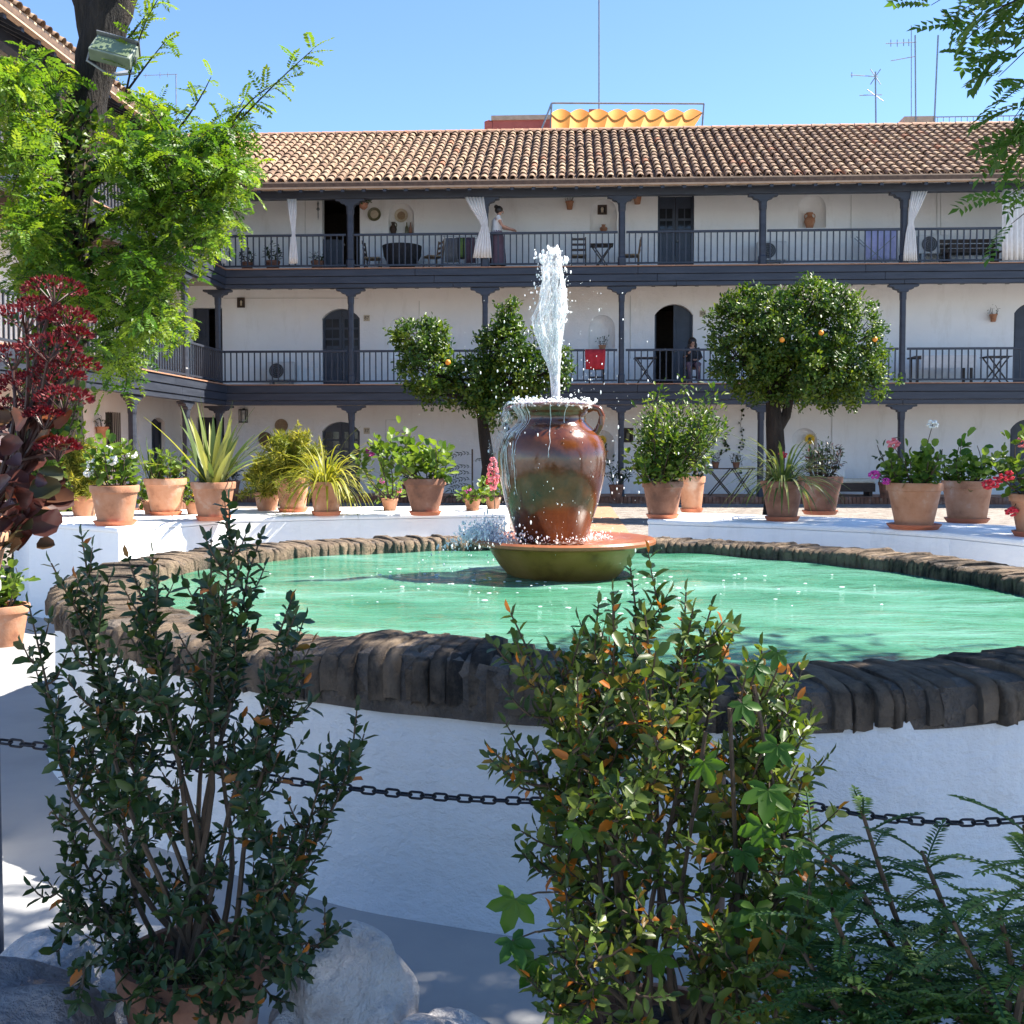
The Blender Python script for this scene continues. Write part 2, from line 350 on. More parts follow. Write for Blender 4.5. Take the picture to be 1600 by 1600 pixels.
def rv(rng, k=1.0): 
    while True:
        v = Vector((rng.uniform(-1, 1), rng.uniform(-1, 1), rng.uniform(-1, 1)))
        if .05 < v.length < 1: return v.normalized()*k
def curve(a, b, bend, n=7):
    """points from a to b bowed by vector bend"""
    a = Vector(a); b = Vector(b); return [a.lerp(b, i/(n-1))+Vector(bend)*math.sin(math.pi*i/(n-1)) for i in range(n)]
def frond(LV, p, d, up, length, nl, leaf, wid, rng, base=None, MBt=None, droop=.3, spread=1.05):
    """pinnate leaf: pairs of leaflets along a drooping stalk"""
    p = Vector(p); d = Vector(d).normalized(); q = p.copy(); pts = [p.copy()]; rr = rng.random() if base is None else min(1, max(0, base+rng.uniform(-.22, .22)))
    step = length/nl
    for i in range(nl):
        d = (d+Vector((0, 0, -droop/nl))).normalized(); q = q+d*step; pts.append(q.copy())
        side = d.cross(Vector(up)); side = side.normalized() if side.length > .05 else Vector((1, 0, 0))
        k = leaf*(1-.45*abs(i/nl-.45))
        for sg in (-1, 1):
            LV.add(q, side*sg*spread+d*.55+rv(rng, .12), Vector(up)+rv(rng, .35), k, wid, min(1, max(0, rr+rng.uniform(-.1, .1))))
    LV.add(q, d, Vector(up), leaf, wid, rr)
    if MBt: MBt.tube(pts[::2] if len(pts) > 4 else pts, .0022, 3, cap=False)
# ================================================================ THE SETTING
rng = random.Random(7)
g = MB(); g.add([(-3000, -3000, 0), (3000, -3000, 0), (3000, 3000, 0), (-3000, 3000, 0)], [(0, 1, 2, 3)])
tag(g.build('ground', 'concrete'), kind='structure')
g = MB(); g.box(-8.9, 16, 12.9, 28.1, -.02, .12); tag(g.build('courtyard_paving', 'cobble'), kind='structure')
g = MB(); g.box(-.55, 1.0, 11.4, 28.1, -.015, .135); tag(g.build('brick_path', 'brickpath'), kind='structure')

# ---------------------------------------------------------------- wall with openings
def arch_outline(a, b, z0, zt, rise, n=10):
    pts = [(a, z0), (a, zt-rise)]
    if rise > 0:
        hw = (b-a)/2; rad = (hw*hw+rise*rise)/(2*rise); cz = zt-rad; a0 = math.asin(min(1, hw/rad))
        if rise > hw*.999: a0 = math.pi/2
        for i in range(1, n):
            t = -a0+2*a0*i/n; pts.append(((a+b)/2+rad*math.sin(t), cz+rad*math.cos(t)))
    pts += [(b, zt-rise), (b, z0)]
    return pts
def wall_face(mb, u0, u1, z0, z1, v, holes):
    def quad(ua, ub, za, zb, zc=None, zd=None):
        mb.add([(ua, v, za), (ub, v, zb), (ub, v, zd if zd is not None else z1), (ua, v, zc if zc is not None else z1)], [(0, 1, 2, 3)])
    u = u0
    for h in sorted(holes, key=lambda q: q[0][0]):
        a, b = h[0][0], h[-1][0]; zb = h[0][1]
        quad(u, a, z0, z0); quad(a, b, z0, z0, zb, zb)
        for p, q in zip(h[1:-2], h[2:-1]): quad(p[0], q[0], p[1], q[1])
        u = b
    quad(u, u1, z0, z0)
def reveal(mb, outl, v0, v1):
    n = len(outl); mb.add([(u, v0, z) for u, z in outl]+[(u, v1, z) for u, z in outl], [(i, (i+1) % n, n+(i+1) % n, n+i) for i in range(n)])
def niche(mb, outl, v0, depth):
    n = len(outl); us = [p[0] for p in outl]; zs = [p[1] for p in outl]; cu = (min(us)+max(us))/2; z0 = min(zs)
    cz = z0+(max(zs)-z0)*.5; vs = []; m = 6
    for i in range(m+1):
        t = math.pi/2*i/m; k = math.cos(t)*.97+.03; d = depth*math.sin(t)
        for u, z in outl: vs.append((cu+(u-cu)*k, v0+d, z0 if z < z0+.03 else z0+(z-z0)*(1-(1-k)*.45)))
    fs = [(i*n+k, i*n+(k+1) % n, (i+1)*n+(k+1) % n, (i+1)*n+k) for i in range(m) for k in range(n)]
    mb.add(vs, fs+[tuple(range(m*n, m*n+n))])
YF = 28.8; GD = 1.8; YW = YF+GD; XL = -9.3
TB = lambda u, v, z: (u, YF+v, z)
TL = lambda u, v, z: (XL-v, u, z)
ZF = [.27, zY(600, YF-.1, 700), zY(418, YF-.1, 700)]      # gallery floors
ZB = [None, zY(633, YF-.12, 700), zY(449, YF-.12, 700)]     # lower edge of fascia
ZBEAM0, ZBEAM1 = zY(308, YF-.1, 700), zY(294, YF-.2, 700)
ZEAVE = zY(284, YF-.65, 700)+.02
RAILTOP = [None, zY(547, YF-.1, 700), zY(364, YF-.1, 700)]
VE, VR = -.65, 4.45; SLOPE = R(27.4); ZR = ZEAVE+(VR-VE)*math.tan(SLOPE)
# shared tile meshes
def tile_verts(L=.47, r0=.098, r1=.076, n=6):
    vs = []
    for (y, r, zz) in ((0, r0, .028), (L, r1, .0)):
        for k in range(n+1):
            a = math.pi*k/n; vs.append((r*math.cos(a), y, zz+r*math.sin(a)*.92))
    for k in range(n+1):
        a = math.pi*k/n; vs.append(((r0-.018)*math.cos(a), .004, .028+(r0-.02)*math.sin(a)*.92))
    m = n+1
    fs = [(k, k+1, m+k+1, m+k) for k in range(n)]+[(k+1, k, 2*m+k, 2*m+k+1) for k in range(n)]
    return vs, fs
tb = MB(); tb.add(*tile_verts()); TILE = tb.mesh('roof_tile', 'tile_obj', smooth=True, angle=50)
def wing(root, T, rotz, u0, u1, posts, holes, clip, seen, upper_posts_w=.17):
    """three storeys of galleries; holes: per floor list of dicts"""
    org = orgof(root)
    # walls
    for f in range(3):
        mb = MB(T); z0 = ZF[f]-.02; z1 = ZF[f+1]-.12 if f < 2 else ZEAVE+(GD-VE)*math.tan(SLOPE)-.13
        outs = [arch_outline(h['a'], h['b'], max(h['z0'], z0+.015), h['zt'], h['rise']) for h in holes[f]]
        wall_face(mb, u0-GD if clip < 0 else u0, u1+GD if clip > 0 else u1, z0, z1, GD, outs)
        for h, ol in zip(holes[f], outs):
            if h['k'] == 'niche': niche(mb, ol, GD, .30)
            else: reveal(mb, ol, GD, GD+.28)
        wobj = mb.build('wall', 'white', root)
        for h, ol in zip(holes[f], outs):
            if h['k'] == 'niche': continue
            a, b, zt, rise = h['a'], h['b'], h['zt'], h['rise']; zb = max(h['z0'], z0+.015); mid = (a+b)/2
            if h['k'] == 'window':
                db = MB(T); db.slab([(a, zb), (b, zb), (b, zt), (a, zt)], GD+.22, GD+.24); wn = db.build('window', 'glass_dark', root)
                n = int((b-a)/.11)
                for i in range(1, n):
                    q = MB(T); x = a+(b-a)*i/n; q.box(x-.009, x+.009, GD-.03, GD-.012, zb, zt); q.build('window_bar', 'iron', wn)
                q = MB(T); q.box(a-.04, b+.04, GD-.07, GD+.02, zb-.06, zb-.004); q.build('window_sill', 'white', wn)
                continue
            if h['k'] == 'open':       # open doorway; the room's shade is put into dark surface colours
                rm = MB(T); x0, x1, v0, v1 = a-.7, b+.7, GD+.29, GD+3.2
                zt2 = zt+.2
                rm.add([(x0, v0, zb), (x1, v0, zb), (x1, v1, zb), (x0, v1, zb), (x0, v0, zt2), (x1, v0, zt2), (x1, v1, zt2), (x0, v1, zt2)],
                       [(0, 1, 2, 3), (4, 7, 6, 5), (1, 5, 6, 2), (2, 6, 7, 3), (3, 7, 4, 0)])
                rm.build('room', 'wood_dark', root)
            door_root = None
            for side in h.get('leaves', (0, 1)):
                lo, hi = (a, mid-.006) if side == 0 else (mid+.006, b)
                zz = zt if not h.get('half') else zb+h['half']
                pts = [p for p in arch_outline(a, b, zb, zz, rise if not h.get('half') else 0)]
                poly = [(lo, zb)]; zc = lambda u: max([q for q in [zz-rise+(0)]]+[0])
                top = []
                for i in range(9):
                    u = lo+(hi-lo)*i/8; hw = (b-a)/2
                    if rise > 0 and not h.get('half'):
                        rad = (hw*hw+rise*rise)/(2*rise); z = zz-rad+math.sqrt(max(0, rad*rad-(u-mid)**2))
                    else: z = zz
                    top.append((u, z-.01))
                poly = [(lo, zb)]+top+[(hi, zb)]
                db = MB(T); db.slab(poly, GD+.16, GD+.21)
                if door_root is None:
                    db.slab([(a, zb), (a+.05, zb), (a+.05, zz-rise), (a, zz-rise)], GD+.10, GD+.155); db.slab([(b-.05, zb), (b, zb), (b, zz-rise), (b-.05, zz-rise)], GD+.10, GD+.155)
                    leaf = db.build('door', 'blue_door', root); door_root = leaf
                else: leaf = db.build('door_leaf', 'blue_door', door_root)
                # panels and panes
                wd = hi-lo; gl = h.get('glass', 0); hh = zz-rise-zb
                for row in range(3 if not gl else 2):
                    ph = hh*.26
                    q = MB(T); zc0 = zb+.12+row*(ph+.07)
                    if zc0+ph < zz-rise+.02: q.box(lo+.09, hi-.09, GD+.145, GD+.162, zc0, zc0+ph); q.build('door_panel', 'blue_door', door_root)
                if gl:
                    for r_ in range(3):
                        for c_ in range(2):
                            x0 = lo+.07+c_*(wd-.12)/2; x1 = x0+(wd-.12)/2-.03; zz0 = zb+hh*.58+r_*hh*.15; q = MB(T)
                            if zz0+hh*.12 < zz-.05: q.box(x0, x1, GD+.148, GD+.164, zz0, zz0+hh*.12); q.build('door_pane', 'glass_dark', door_root)
            if door_root:
                q = MB(T); q.ball((mid+.06, GD+.13, zb+1.0), .03, 8, 6); q.build('door_knob', 'steel', door_root)
        # floor slab, ceiling
    for f in (1, 2):
        mb = MB(T); mb.box(u0-(GD-.002 if clip < 0 else 0), u1, .04, GD-.003, ZF[f]-.14, ZF[f]-.03); mb.build('gallery_floor', 'ceiling', root)
        mb = MB(T); mb.box(u0, u1, -.22, .30, ZF[f]-.028, ZF[f]); mb.build('floor_edge', 'deck_tile', root)
        # fascia planks
        zs = [ZF[f]-.03, ZF[f]-.03-.36*(ZF[f]-ZB[f]), ZF[f]-.03-.72*(ZF[f]-ZB[f]), ZB[f]]
        for k in range(3):
            v0 = (-.19, -.165, -.14)[k]; n = 5; ln = (u1-u0)/n
            for i in range(n):
                mb = MB(T); ua = u0+i*ln+(.004 if i else 0)+(0 if i == 0 else (k-1)*.5); ub = u0+(i+1)*ln-.004+(0 if i == n-1 else (k-1)*.5)
                mb.box(ua, ub, v0, .02+.001*k, zs[k+1]+.005, zs[k]-.003); mb.build('fascia_plank', 'blue', root, bevel=.008)
        for i in range(int((u1-u0)/.6)):
            mb = MB(T); u = u0+.3+i*.6; mb.box(u-.05, u+.05, .05, GD-.01, ZF[f]-.27, ZF[f]-.142); mb.build('joist', 'soffit', root)
    mb = MB(T); mb.box(u0-(GD-.002 if clip < 0 else 0), u1, .0, GD-.004, -.02, ZF[0]); mb.build('gallery_floor', 'deck_tile', root)
    bmesh_ = MB(T); bmesh_.box(-.045, .045, -.16, -.004, .125, ZF[0]+.008); 
    nb = int((u1-u0)/.10)
    stp = MB(T)
    for i in range(nb):
        u = u0+(i+.5)*(u1-u0)/nb; stp.box(u-.044, u+.044, -.17+rng.uniform(-.008, .008), -.004, .10, ZF[0]+rng.uniform(-.004, .012))
    so = stp.build('brick_step', 'terracotta_dark', root); so['kind'] = 'stuff'
    # posts and brackets
    for u in posts:
        for f in range(3):
            z0 = ZF[f]; z1 = ZB[f+1] if f < 2 else ZBEAM0; w2 = (.075, .07, .085)[f]
            p = MB(T); c = w2*.55
            oct_ = [(-w2, -c), (-c, -w2), (c, -w2), (w2, -c), (w2, c), (c, w2), (-c, w2), (-w2, c)]
            prof = [(1.25, z0+.002), (1.25, z0+.22), (1, z0+.26), (1, z1-.42), (1.12, z1-.38), (1.18, z1-.20)]
            vs = [(u+x*k, y*k, z) for k, z in prof for x, y in oct_]; n = 8
            p.add(vs, [(i*n+k, i*n+(k+1) % n, (i+1)*n+(k+1) % n, (i+1)*n+k) for i in range(len(prof)-1) for k in range(n)]+[tuple(range(n)), tuple(range(len(vs)-n, len(vs)))])
            po = p.build('post', 'blue', root)
            q = MB(T); zb = z1-.20
            prof2 = [(-.11, zb), (.11, zb), (.13, zb+.05), (.24, zb+.08), (.27, zb+.13), (.38, zb+.145), (.38, z1-.004), (-.38, z1-.004), (-.38, zb+.145), (-.27, zb+.13), (-.24, zb+.08), (-.13, zb+.05)]
            q.slab([(u+x, z) for x, z in prof2], -.095, .095); q.build('bracket', 'blue', po, bevel=.006)
    # railings, one per bay
    ends = sorted(set([max(u0, min(posts))]+list(posts)))
    bal = None
    for f in (1, 2):
        zt = RAILTOP[f]; zb = ZF[f]+.06
        for ua, ub in list(zip(posts[:-1], posts[1:]))[:6]:
            r_ = MB(T); r_.box(ua+.11, ub-.11, -.085, -.02, zt-.045, zt+.012); rail = r_.build('railing', 'blue', root, bevel=.006)
            r_ = MB(T); r_.box(ua+.11, ub-.11, -.075, -.03, zb, zb+.045); r_.build('bottom_rail', 'blue', rail)
            n = max(2, int(round((ub-ua-.22)/.162)))
            if bal is None or bal[1] != f:
                bm_ = MB(); bm_.box(-.0155, .0155, -.0155, .0155, 0, zt-.045-zb-.045); bal = (bm_.mesh('baluster', 'blue'), f)
            for i in range(n):
                u = ua+.11+(ub-ua-.22)*(i+.5)/n; x, y, z = T(u, -.0525, zb+.045)
                b_ = inst('baluster', bal[0], rail, (x, y, z)); 
    # beam, rafters, eave
    mb = MB(T); mb.box(u0, u1, -.11, .11, ZBEAM0, ZBEAM1); mb.build('roof_beam', 'blue', root, bevel=.01)
    rl = (GD-VE)
    for i in range(int((u1-u0)/.55)):
        u = u0+.2+i*.55
        mb = MB(T); mb.add([(u-.045, -.58, ZEAVE-.23), (u+.045, -.58, ZEAVE-.23), (u+.045, GD-.01, ZEAVE-.23+rl*.50), (u-.045, GD-.01, ZEAVE-.23+rl*.50),
                            (u-.045, -.58, ZEAVE-.135), (u+.045, -.58, ZEAVE-.135), (u+.045, GD-.01, ZEAVE-.135+rl*.50), (u-.045, GD-.01, ZEAVE-.135+rl*.50)],
                           [(0, 3, 2, 1), (4, 5, 6, 7), (0, 1, 5, 4), (1, 2, 6, 5), (2, 3, 7, 6), (3, 0, 4, 7)])
        mb.build('rafter', 'blue', root)
    # roof sheet (pans), eave board
    def clipu(v): return (u0 if clip > 0 else (u0+(-VE))-(v-VE)), (u1 if clip < 0 else (u1-(-VE))+(v-VE))
    a0, b0 = clipu(VE); a1, b1 = clipu(VR)
    mb = MB(T); tn = math.tan(SLOPE)
    mb.add([(a0, VE, ZEAVE-.01), (b0, VE, ZEAVE-.01), (b1, VR, ZR-.01), (a1, VR, ZR-.01), (a1, VR, ZR-.11), (b1, VR, ZR-.11), (b0, VE, ZEAVE-.11), (a0, VE, ZEAVE-.11),
            (a1, VR+5, ZR-2.9), (b1, VR+5, ZR-2.9)], [(0, 1, 2, 3), (4, 5, 6, 7), (0, 7, 6, 1), (3, 2, 9, 8)])
    roof = mb.build('roof', ['pan_tile'], root)
    mb = MB(T); mb.box(a0, b0, VE+.03, VE+.12, ZEAVE-.16, ZEAVE-.112); mb.box(a0, b0, VE+.005, VE+.03, ZEAVE-.15, ZEAVE+.03); mb.build('eave_board', 'plaster_tan', roof)
    # tiles
    cols = int((b1-a1)/.25); st = MB(); cand = []
    for ci in range(cols):
        u = a1+.12+ci*.25
        for ri in range(16):
            s_ = ri*.372-.03; v = VE+s_*math.cos(SLOPE)
            lo, hi = clipu(v)
            if not (lo+.05 < u < hi-.05) or v > VR-.1: continue
            cand.append((ri, u, v, ZEAVE+.015+s_*math.sin(SLOPE)))
    chosen = [c for c in cand if seen(c[1])]; chosen.sort(key=lambda c: (c[0], c[1])); chosen = set(chosen[:295])
    tv, tf = tile_verts(); rnds = []
    Rm = Matrix.Rotation(rotz, 3, 'Z')@Matrix.Rotation(SLOPE, 3, 'X')
    for c in cand:
        ri, u, v, z = c; loc = Vector(T(u+rng.uniform(-.012, .012), v, z)); yaw = rng.uniform(-.05, .05)
        if c in chosen:
            o = inst('roof_tile', TILE, roof, loc, (Matrix.Rotation(rotz, 4, 'Z')@Matrix.Rotation(SLOPE, 4, 'X')@Matrix.Rotation(yaw, 4, 'Z')).to_euler(), (rng.uniform(.95, 1.06), 1, rng.uniform(.93, 1.07)))
        else:
            M = Rm@Matrix.Rotation(yaw, 3, 'Z'); st.add([loc+M@Vector(q) for q in tv], tf); rnds += [rng.random()]*len(tv)
    so = st.build('upper_roof_tiles', 'tile_attr', roof, smooth=True, angle=50); so['kind'] = 'stuff'
    at = so.data.attributes.new('rnd', 'FLOAT', 'POINT'); at.data.foreach_set('value', rnds)
    # ridge
    n = int((b1-a1)/.42); 
    rg = MB(T)
    for i in range(n):
        u = a1+i*.42; k = 6; vs = []
        for (uu, r_) in ((u, .13), (u+.46, .115)):
            for j in range(k+1):
                a = math.pi*j/k; vs.append((uu, VR+r_*math.cos(a), ZR+.01+r_*math.sin(a)))
        rg.add(vs, [(j, j+1, k+2+j, k+1+j) for j in range(k)])
    rg.build('ridge', 'deck_tile', roof, smooth=True)
    # back and ends so that no light leaks in
    mb = MB(T); mb.box(u0-(0 if clip > 0 else 3), u1+(3 if clip > 0 else 0), 9.2, 9.4, 0, ZR-2.9); 
    if clip < 0: mb.box(u1-.001, u1+.15, GD, 9.2, 0, ZEAVE)
    else: mb.box(u0-.15, u0+.001, GD, 9.2, 0, ZEAVE)
    mb.build('rear_wall', 'white', root)

def op(k, pa, pb, pt, f, rise=.0, pz=None, **kw):
    a = xY(pa, YW, pt); b = xY(pb, YW, pt); d = dict(k=k, a=a, b=b, zt=zY(pt, YW, (pa+pb)/2), rise=rise, z0=ZF[f] if pz is None else zY(pz, YW, (pa+pb)/2)); d.update(kw); return d
bh = [[op('door', 503, 562, 659, 0, .28, glass=1), op('door', 1579, 1634, 655, 0, .28), op('niche', 608, 645, 672, 0, .32, 722), op('niche', 1237, 1277, 669, 0, .34, 722),
       op('niche', 921, 960, 672, 0, .34, 722), op('open', 308, 350, 652, 0, leaves=(0,))],
      [op('door', 503, 562, 482, 1, .28, glass=1), op('open', 1023, 1083, 475, 1, .30, leaves=(1,)), op('door', 1585, 1642, 473, 1, .28), op('niche', 607, 645, 496, 1, .33, 560),
       op('niche', 920, 961, 492, 1, .35, 547), op('open', 300, 347, 481, 1, leaves=(0,))],
      [op('open', 503, 562, 306, 2, half=1.15, leaves=(0,)), op('door', 1028, 1085, 305, 2, glass=1), op('niche', 607, 647, 317, 2, .35, 366), op('niche', 922, 964, 311, 2, .37, 362), op('niche', 1247, 1291, 304, 2, .37, 356)]]
posts_b = [xY(p, YF, 520) for p in (341, 548.5, 758, 971, 1190, 1410)]; posts_b += [posts_b[-1]+3.65, posts_b[-1]+7.3, posts_b[-1]+10.95]
back = thing('gallery_building', 'three storey white gallery building with barrel tile roof, facing the fountain', 'building', (posts_b[0], YF, 0))
wing(back, TB, 0, posts_b[0], posts_b[-1]+.2, posts_b, bh, -1, lambda u: -8.7 < u < 12.2)
def opl(k, pa, pb, pt, f, rise=0., pz=None, **kw):
    X = XL-GD; A = atX(pa, pt, X); B = atX(pb, pt, X); d = dict(k=k, a=A.y, b=B.y, zt=(A.z+B.z)/2, rise=rise, z0=ZF[f] if pz is None else atX((pa+pb)/2, pz, X).z); d.update(kw); return d
def lw(k, y, w_, f, h, rise=0, z0=0, **kw): d = dict(k=k, a=y-w_/2, b=y+w_/2, zt=ZF[f]+h, rise=rise, z0=ZF[f]+z0); d.update(kw); return d
lh = [[lw('window', 26.0, .9, 0, 2.15, 0, .75), lw('door', 28.9, .95, 0, 2.1, .12), lw('door', 21.5, 1.0, 0, 2.1, .28), lw('window', 18.6, .9, 0, 2.1, 0, .8), lw('door', 15.6, 1, 0, 2.1, .28)],
      [lw('door', 24.5, 1.0, 1, 2.1, .28), lw('door', 18.0, 1.0, 1, 2.1, .28), lw('niche', 20.5, .7, 1, 1.9, .34, .9)],
      [lw('door', 24.5, 1.0, 2, 2.0, 0), lw('door', 18.0, 1.0, 2, 2.0, 0)]]
posts_l = [12.9, 16.1, 19.4, 22.75, 26.0, YF]
left = thing('gallery_building', 'side gallery building with sunlit grey railings behind the ivy clad tree', 'building', (XL, 20, 0))
wing(left, TL, math.pi/2, 11.5, YF, posts_l, lh, 1, lambda u: 10 < u < 28)
# the shared corner post belongs to the back wing only
for o in list(left.children):
    if o.name.startswith('post') and abs((o.matrix_basis.translation.y+sum(v.co.y for v in o.data.vertices)/len(o.data.vertices)+ORG[o.name].y)-YF) < .3:
        for c in list(o.children): bpy.data.objects.remove(c)
        bpy.data.objects.remove(o)

# ================================================================ FOUNTAIN BASIN
PC = Vector((.02, 6.3))
_tr = [(-2.08, 5.3), (-1.75, 4.75), (-1.41, 4.38), (-.8, 4.10), (0, 3.86), (.78, 3.76), (1.16, 3.80), (1.72, 4.10), (2.35, 4.95), (2.55, 5.7), (2.52, 6.39), (2.1, 7.58), (1.06, 8.56), (0, 8.75), (-1.3, 8.6), (-2.3, 7.8), (-2.55, 7.0), (-2.45, 6.1)]
_th = np.array([math.atan2(y-PC.y, x-PC.x) for x, y in _tr]); _rr = np.array([math.hypot(x-PC.x, y-PC.y) for x, y in _tr])
_A = np.stack([np.ones_like(_th)]+[f(k*_th) for k in (1, 2, 3) for f in (np.cos, np.sin)], 1); _cf = np.linalg.lstsq(_A, _rr, rcond=None)[0]
def rin(t): return float(_cf[0]+sum(_cf[1+2*(k-1)]*math.cos(k*t)+_cf[2+2*(k-1)]*math.sin(k*t) for k in (1, 2, 3)))
def pt(t, off, z): r = rin(t)+off; return (PC.x+r*math.cos(t), PC.y+r*math.sin(t), z)
basin = thing('fountain_basin', 'round whitewashed pool wall topped with worn brick coping', 'fountain basin', (PC.x, PC.y, 0))
n = 220; mb = MB(); prof = [(.43, -.02), (.405, .05), (.385, .12), (.375, .35), (.37, .70), (.05, .70), (.03, .0)]
vs = []
for i in range(n):
    t = 2*math.pi*i/n; wv = .012*math.sin(5*t+1)+.007*math.sin(13*t)+.004*math.sin(31*t+2)
    vs += [pt(t, o_+wv+(.05*math.exp(-((t+2.75)/.35)**2)*(1 if z < .3 else 0)), z) for o_, z in prof]
k = len(prof); mb.add(vs, [(i*k+j, ((i+1) % n)*k+j, ((i+1) % n)*k+j+1, i*k+j+1) for i in range(n) for j in range(k-1)])
mb.build('basin_wall', 'pool_white', basin, smooth=True)
HUMP_T = math.atan2(4.0-PC.y, -.42-PC.x)
def hump(t): d = (t-HUMP_T+math.pi) % (2*math.pi)-math.pi; return math.exp(-abs(d/.175)**2.6)
mb = MB(); vs = []; prof = [(.385, .672), (.389, .76), (.374, .797), (.33, .811), (.02, .809), (-.012, .785), (-.014, .60)]; k = len(prof)
for i in range(n):
    t = 2*math.pi*i/n; hp = hump(t)*.07; vs += [pt(t, o_+(.006*math.sin(41*t)), z+(hp if 0 < j < 6 else 0)) for j, (o_, z) in enumerate(prof)]
mb.add(vs, [(i*k+j, ((i+1) % n)*k+j, ((i+1) % n)*k+j+1, i*k+j+1) for i in range(n) for j in range(k-1)])
mort = mb.build('coping', 'mortar', basin, smooth=True)
# coping bricks: variants with different rounding
def brick_mesh(seed):
    r_ = random.Random(seed); mb = MB(); cs = [(-.025, -.085), (-.028, .015), (-.008, .043), (.07, .054), (.22, .057), (.345, .050), (.386, .030), (.400, -.01), (.398, -.078)]
    vs = []; m = len(cs); jit = [(r_.uniform(-.006, .006), r_.uniform(-.006, .006)) for _ in cs]
    for tt, sc in ((-.5, .955), (-.45, .992), (0, 1.0), (.45, .992), (.5, .955)):
        for (r, z), (jr, jz) in zip(cs, jit):
            vs.append((r+jr+(sc-1)*(.10 if r > .2 else -.05)+r_.uniform(-.005, .005), tt*(1+.22*(r-.2))*r_.uniform(.96, 1.0), z*1.0+jz+(sc-1)*.10+r_.uniform(-.0045, .0045)))
    fs = [(a*m+b, a*m+b+1, (a+1)*m+b+1, (a+1)*m+b) for a in range(4) for b in range(m-1)]+[tuple(range(m)), tuple(range(4*m, 5*m))[::-1]]
    mb.add(vs, fs); me = mb.mesh('coping_brick', 'coping', smooth=True, angle=60); return me
BR = [brick_mesh(s) for s in range(16)]
ts = []; t = 0
while t < 2*math.pi-.02:
    wd = rng.choice([rng.uniform(.045, .065), rng.uniform(.052, .085)]); dt = wd/(rin(t)+.2); ts.append((t+dt/2, wd)); t += dt
sc_ = 2*math.pi/t
for (t, wd) in ts:
    t *= sc_; hp = hump(t); x, y, z = pt(t, 0, .765+.055*hp)
    zs = 1+.30*hp+rng.uniform(-.12, .1)
    inst('coping_brick', BR[rng.randrange(16)], mort, (x, y, z+rng.uniform(-.006, .008)), (rng.uniform(-.02, .02), rng.uniform(-.03, .03), t+rng.uniform(-.03, .03)), (1+rng.uniform(-.03, .04), wd*.975*sc_, zs))
mb = MB(); n = 96; vs = [(PC.x, PC.y, .72)]; rings = 24
for j in range(1, rings+1):
    for i in range(n):
        t = 2*math.pi*i/n; r = (rin(t)+.03)*j/rings; vs.append((PC.x+r*math.cos(t), PC.y+r*math.sin(t), .72))
fs = [(0, 1+i, 1+(i+1) % n) for i in range(n)]+[(1+(j-1)*n+i, 1+j*n+i, 1+j*n+(i+1) % n, 1+(j-1)*n+(i+1) % n) for j in range(1, rings) for i in range(n)]
JX, JY = -.04, 7.15
out = []
for x, y, z in vs:
    d = math.hypot(x-JX, y-JY); h = .006*math.sin(d*17-1)*math.exp(-d*.55)+.005*math.sin(x*6+y*3.1)+.004*math.sin(x*3.3-y*7.7+1)+.003*math.sin(x*13+y*9); out.append((x, y, z+h))
mb.add(out, fs); tag(mb.build('pool_water', 'water', smooth=True), kind='structure')

# ================================================================ FLOWER LEDGES
LT = .88
def ledge(front, backp, label):
    poly = front+backp[::-1]; mb = MB(); mb.prism(poly, -.02, LT-.05)
    root = thing('flower_ledge', label, 'ledge', (front[0][0], front[0][1], 0))
    mb.build('ledge_wall', 'white', root)
    c = Vector((sum(p[0] for p in poly)/len(poly), sum(p[1] for p in poly)/len(poly)))
    mb = MB(); mb.prism([(p[0]+(c.x-p[0])*-.006, p[1]+(c.y-p[1])*-.008) for p in poly], LT-.05, LT); mb.build('ledge_top', 'white', root, bevel=.02)
lf = [(-4.97, 9.74), (-3.8, 8.97), (-3.55, 9.6), (-3.24, 10.2), (-2.65, 10.57), (-2.0, 10.85), (-1.3, 11.07), (-.66, 11.2)]
lb = [(-5.75, 10.95), (-5.2, 11.15), (-4.6, 11.4), (-4.1, 11.65), (-3.2, 12.0), (-2.3, 12.3), (-1.5, 12.5), (-.7, 12.65)]
ledge(lf, lb, 'long white flower ledge with a sunlit corner, on the tree side of the jar')
rf = [(.74, 10.26), (1.24, 10.02), (1.9, 9.72), (2.53, 9.30), (3.0, 8.75), (3.35, 8.0), (3.6, 7.0)]
rb = [(.9, 11.4), (1.6, 11.15), (2.5, 10.7), (3.3, 10.15), (4.0, 9.4), (4.45, 8.4), (4.7, 7.0)]
ledge(rf, rb, 'shaded curved white flower ledge on the orange tree side of the jar')

# pipes and cables on the back wall
for pl in ([(477, 306), (477, 372)], [(1464, 296), (1464, 372)], [(1470, 296), (1470, 372)], [(603, 704), (603, 656), (621, 656)], [(350, 466), (560, 466)], [(985, 462), (985, 560)], [(655, 470), (655, 560)], [(1300, 640), (1300, 760)], [(1330, 305), (1330, 372)]):
    mb = MB(); mb.tube([atY(a, b_, YW-.012) for a, b_ in pl], .011, 6); mb.build('pipe', 'white_plastic', back)
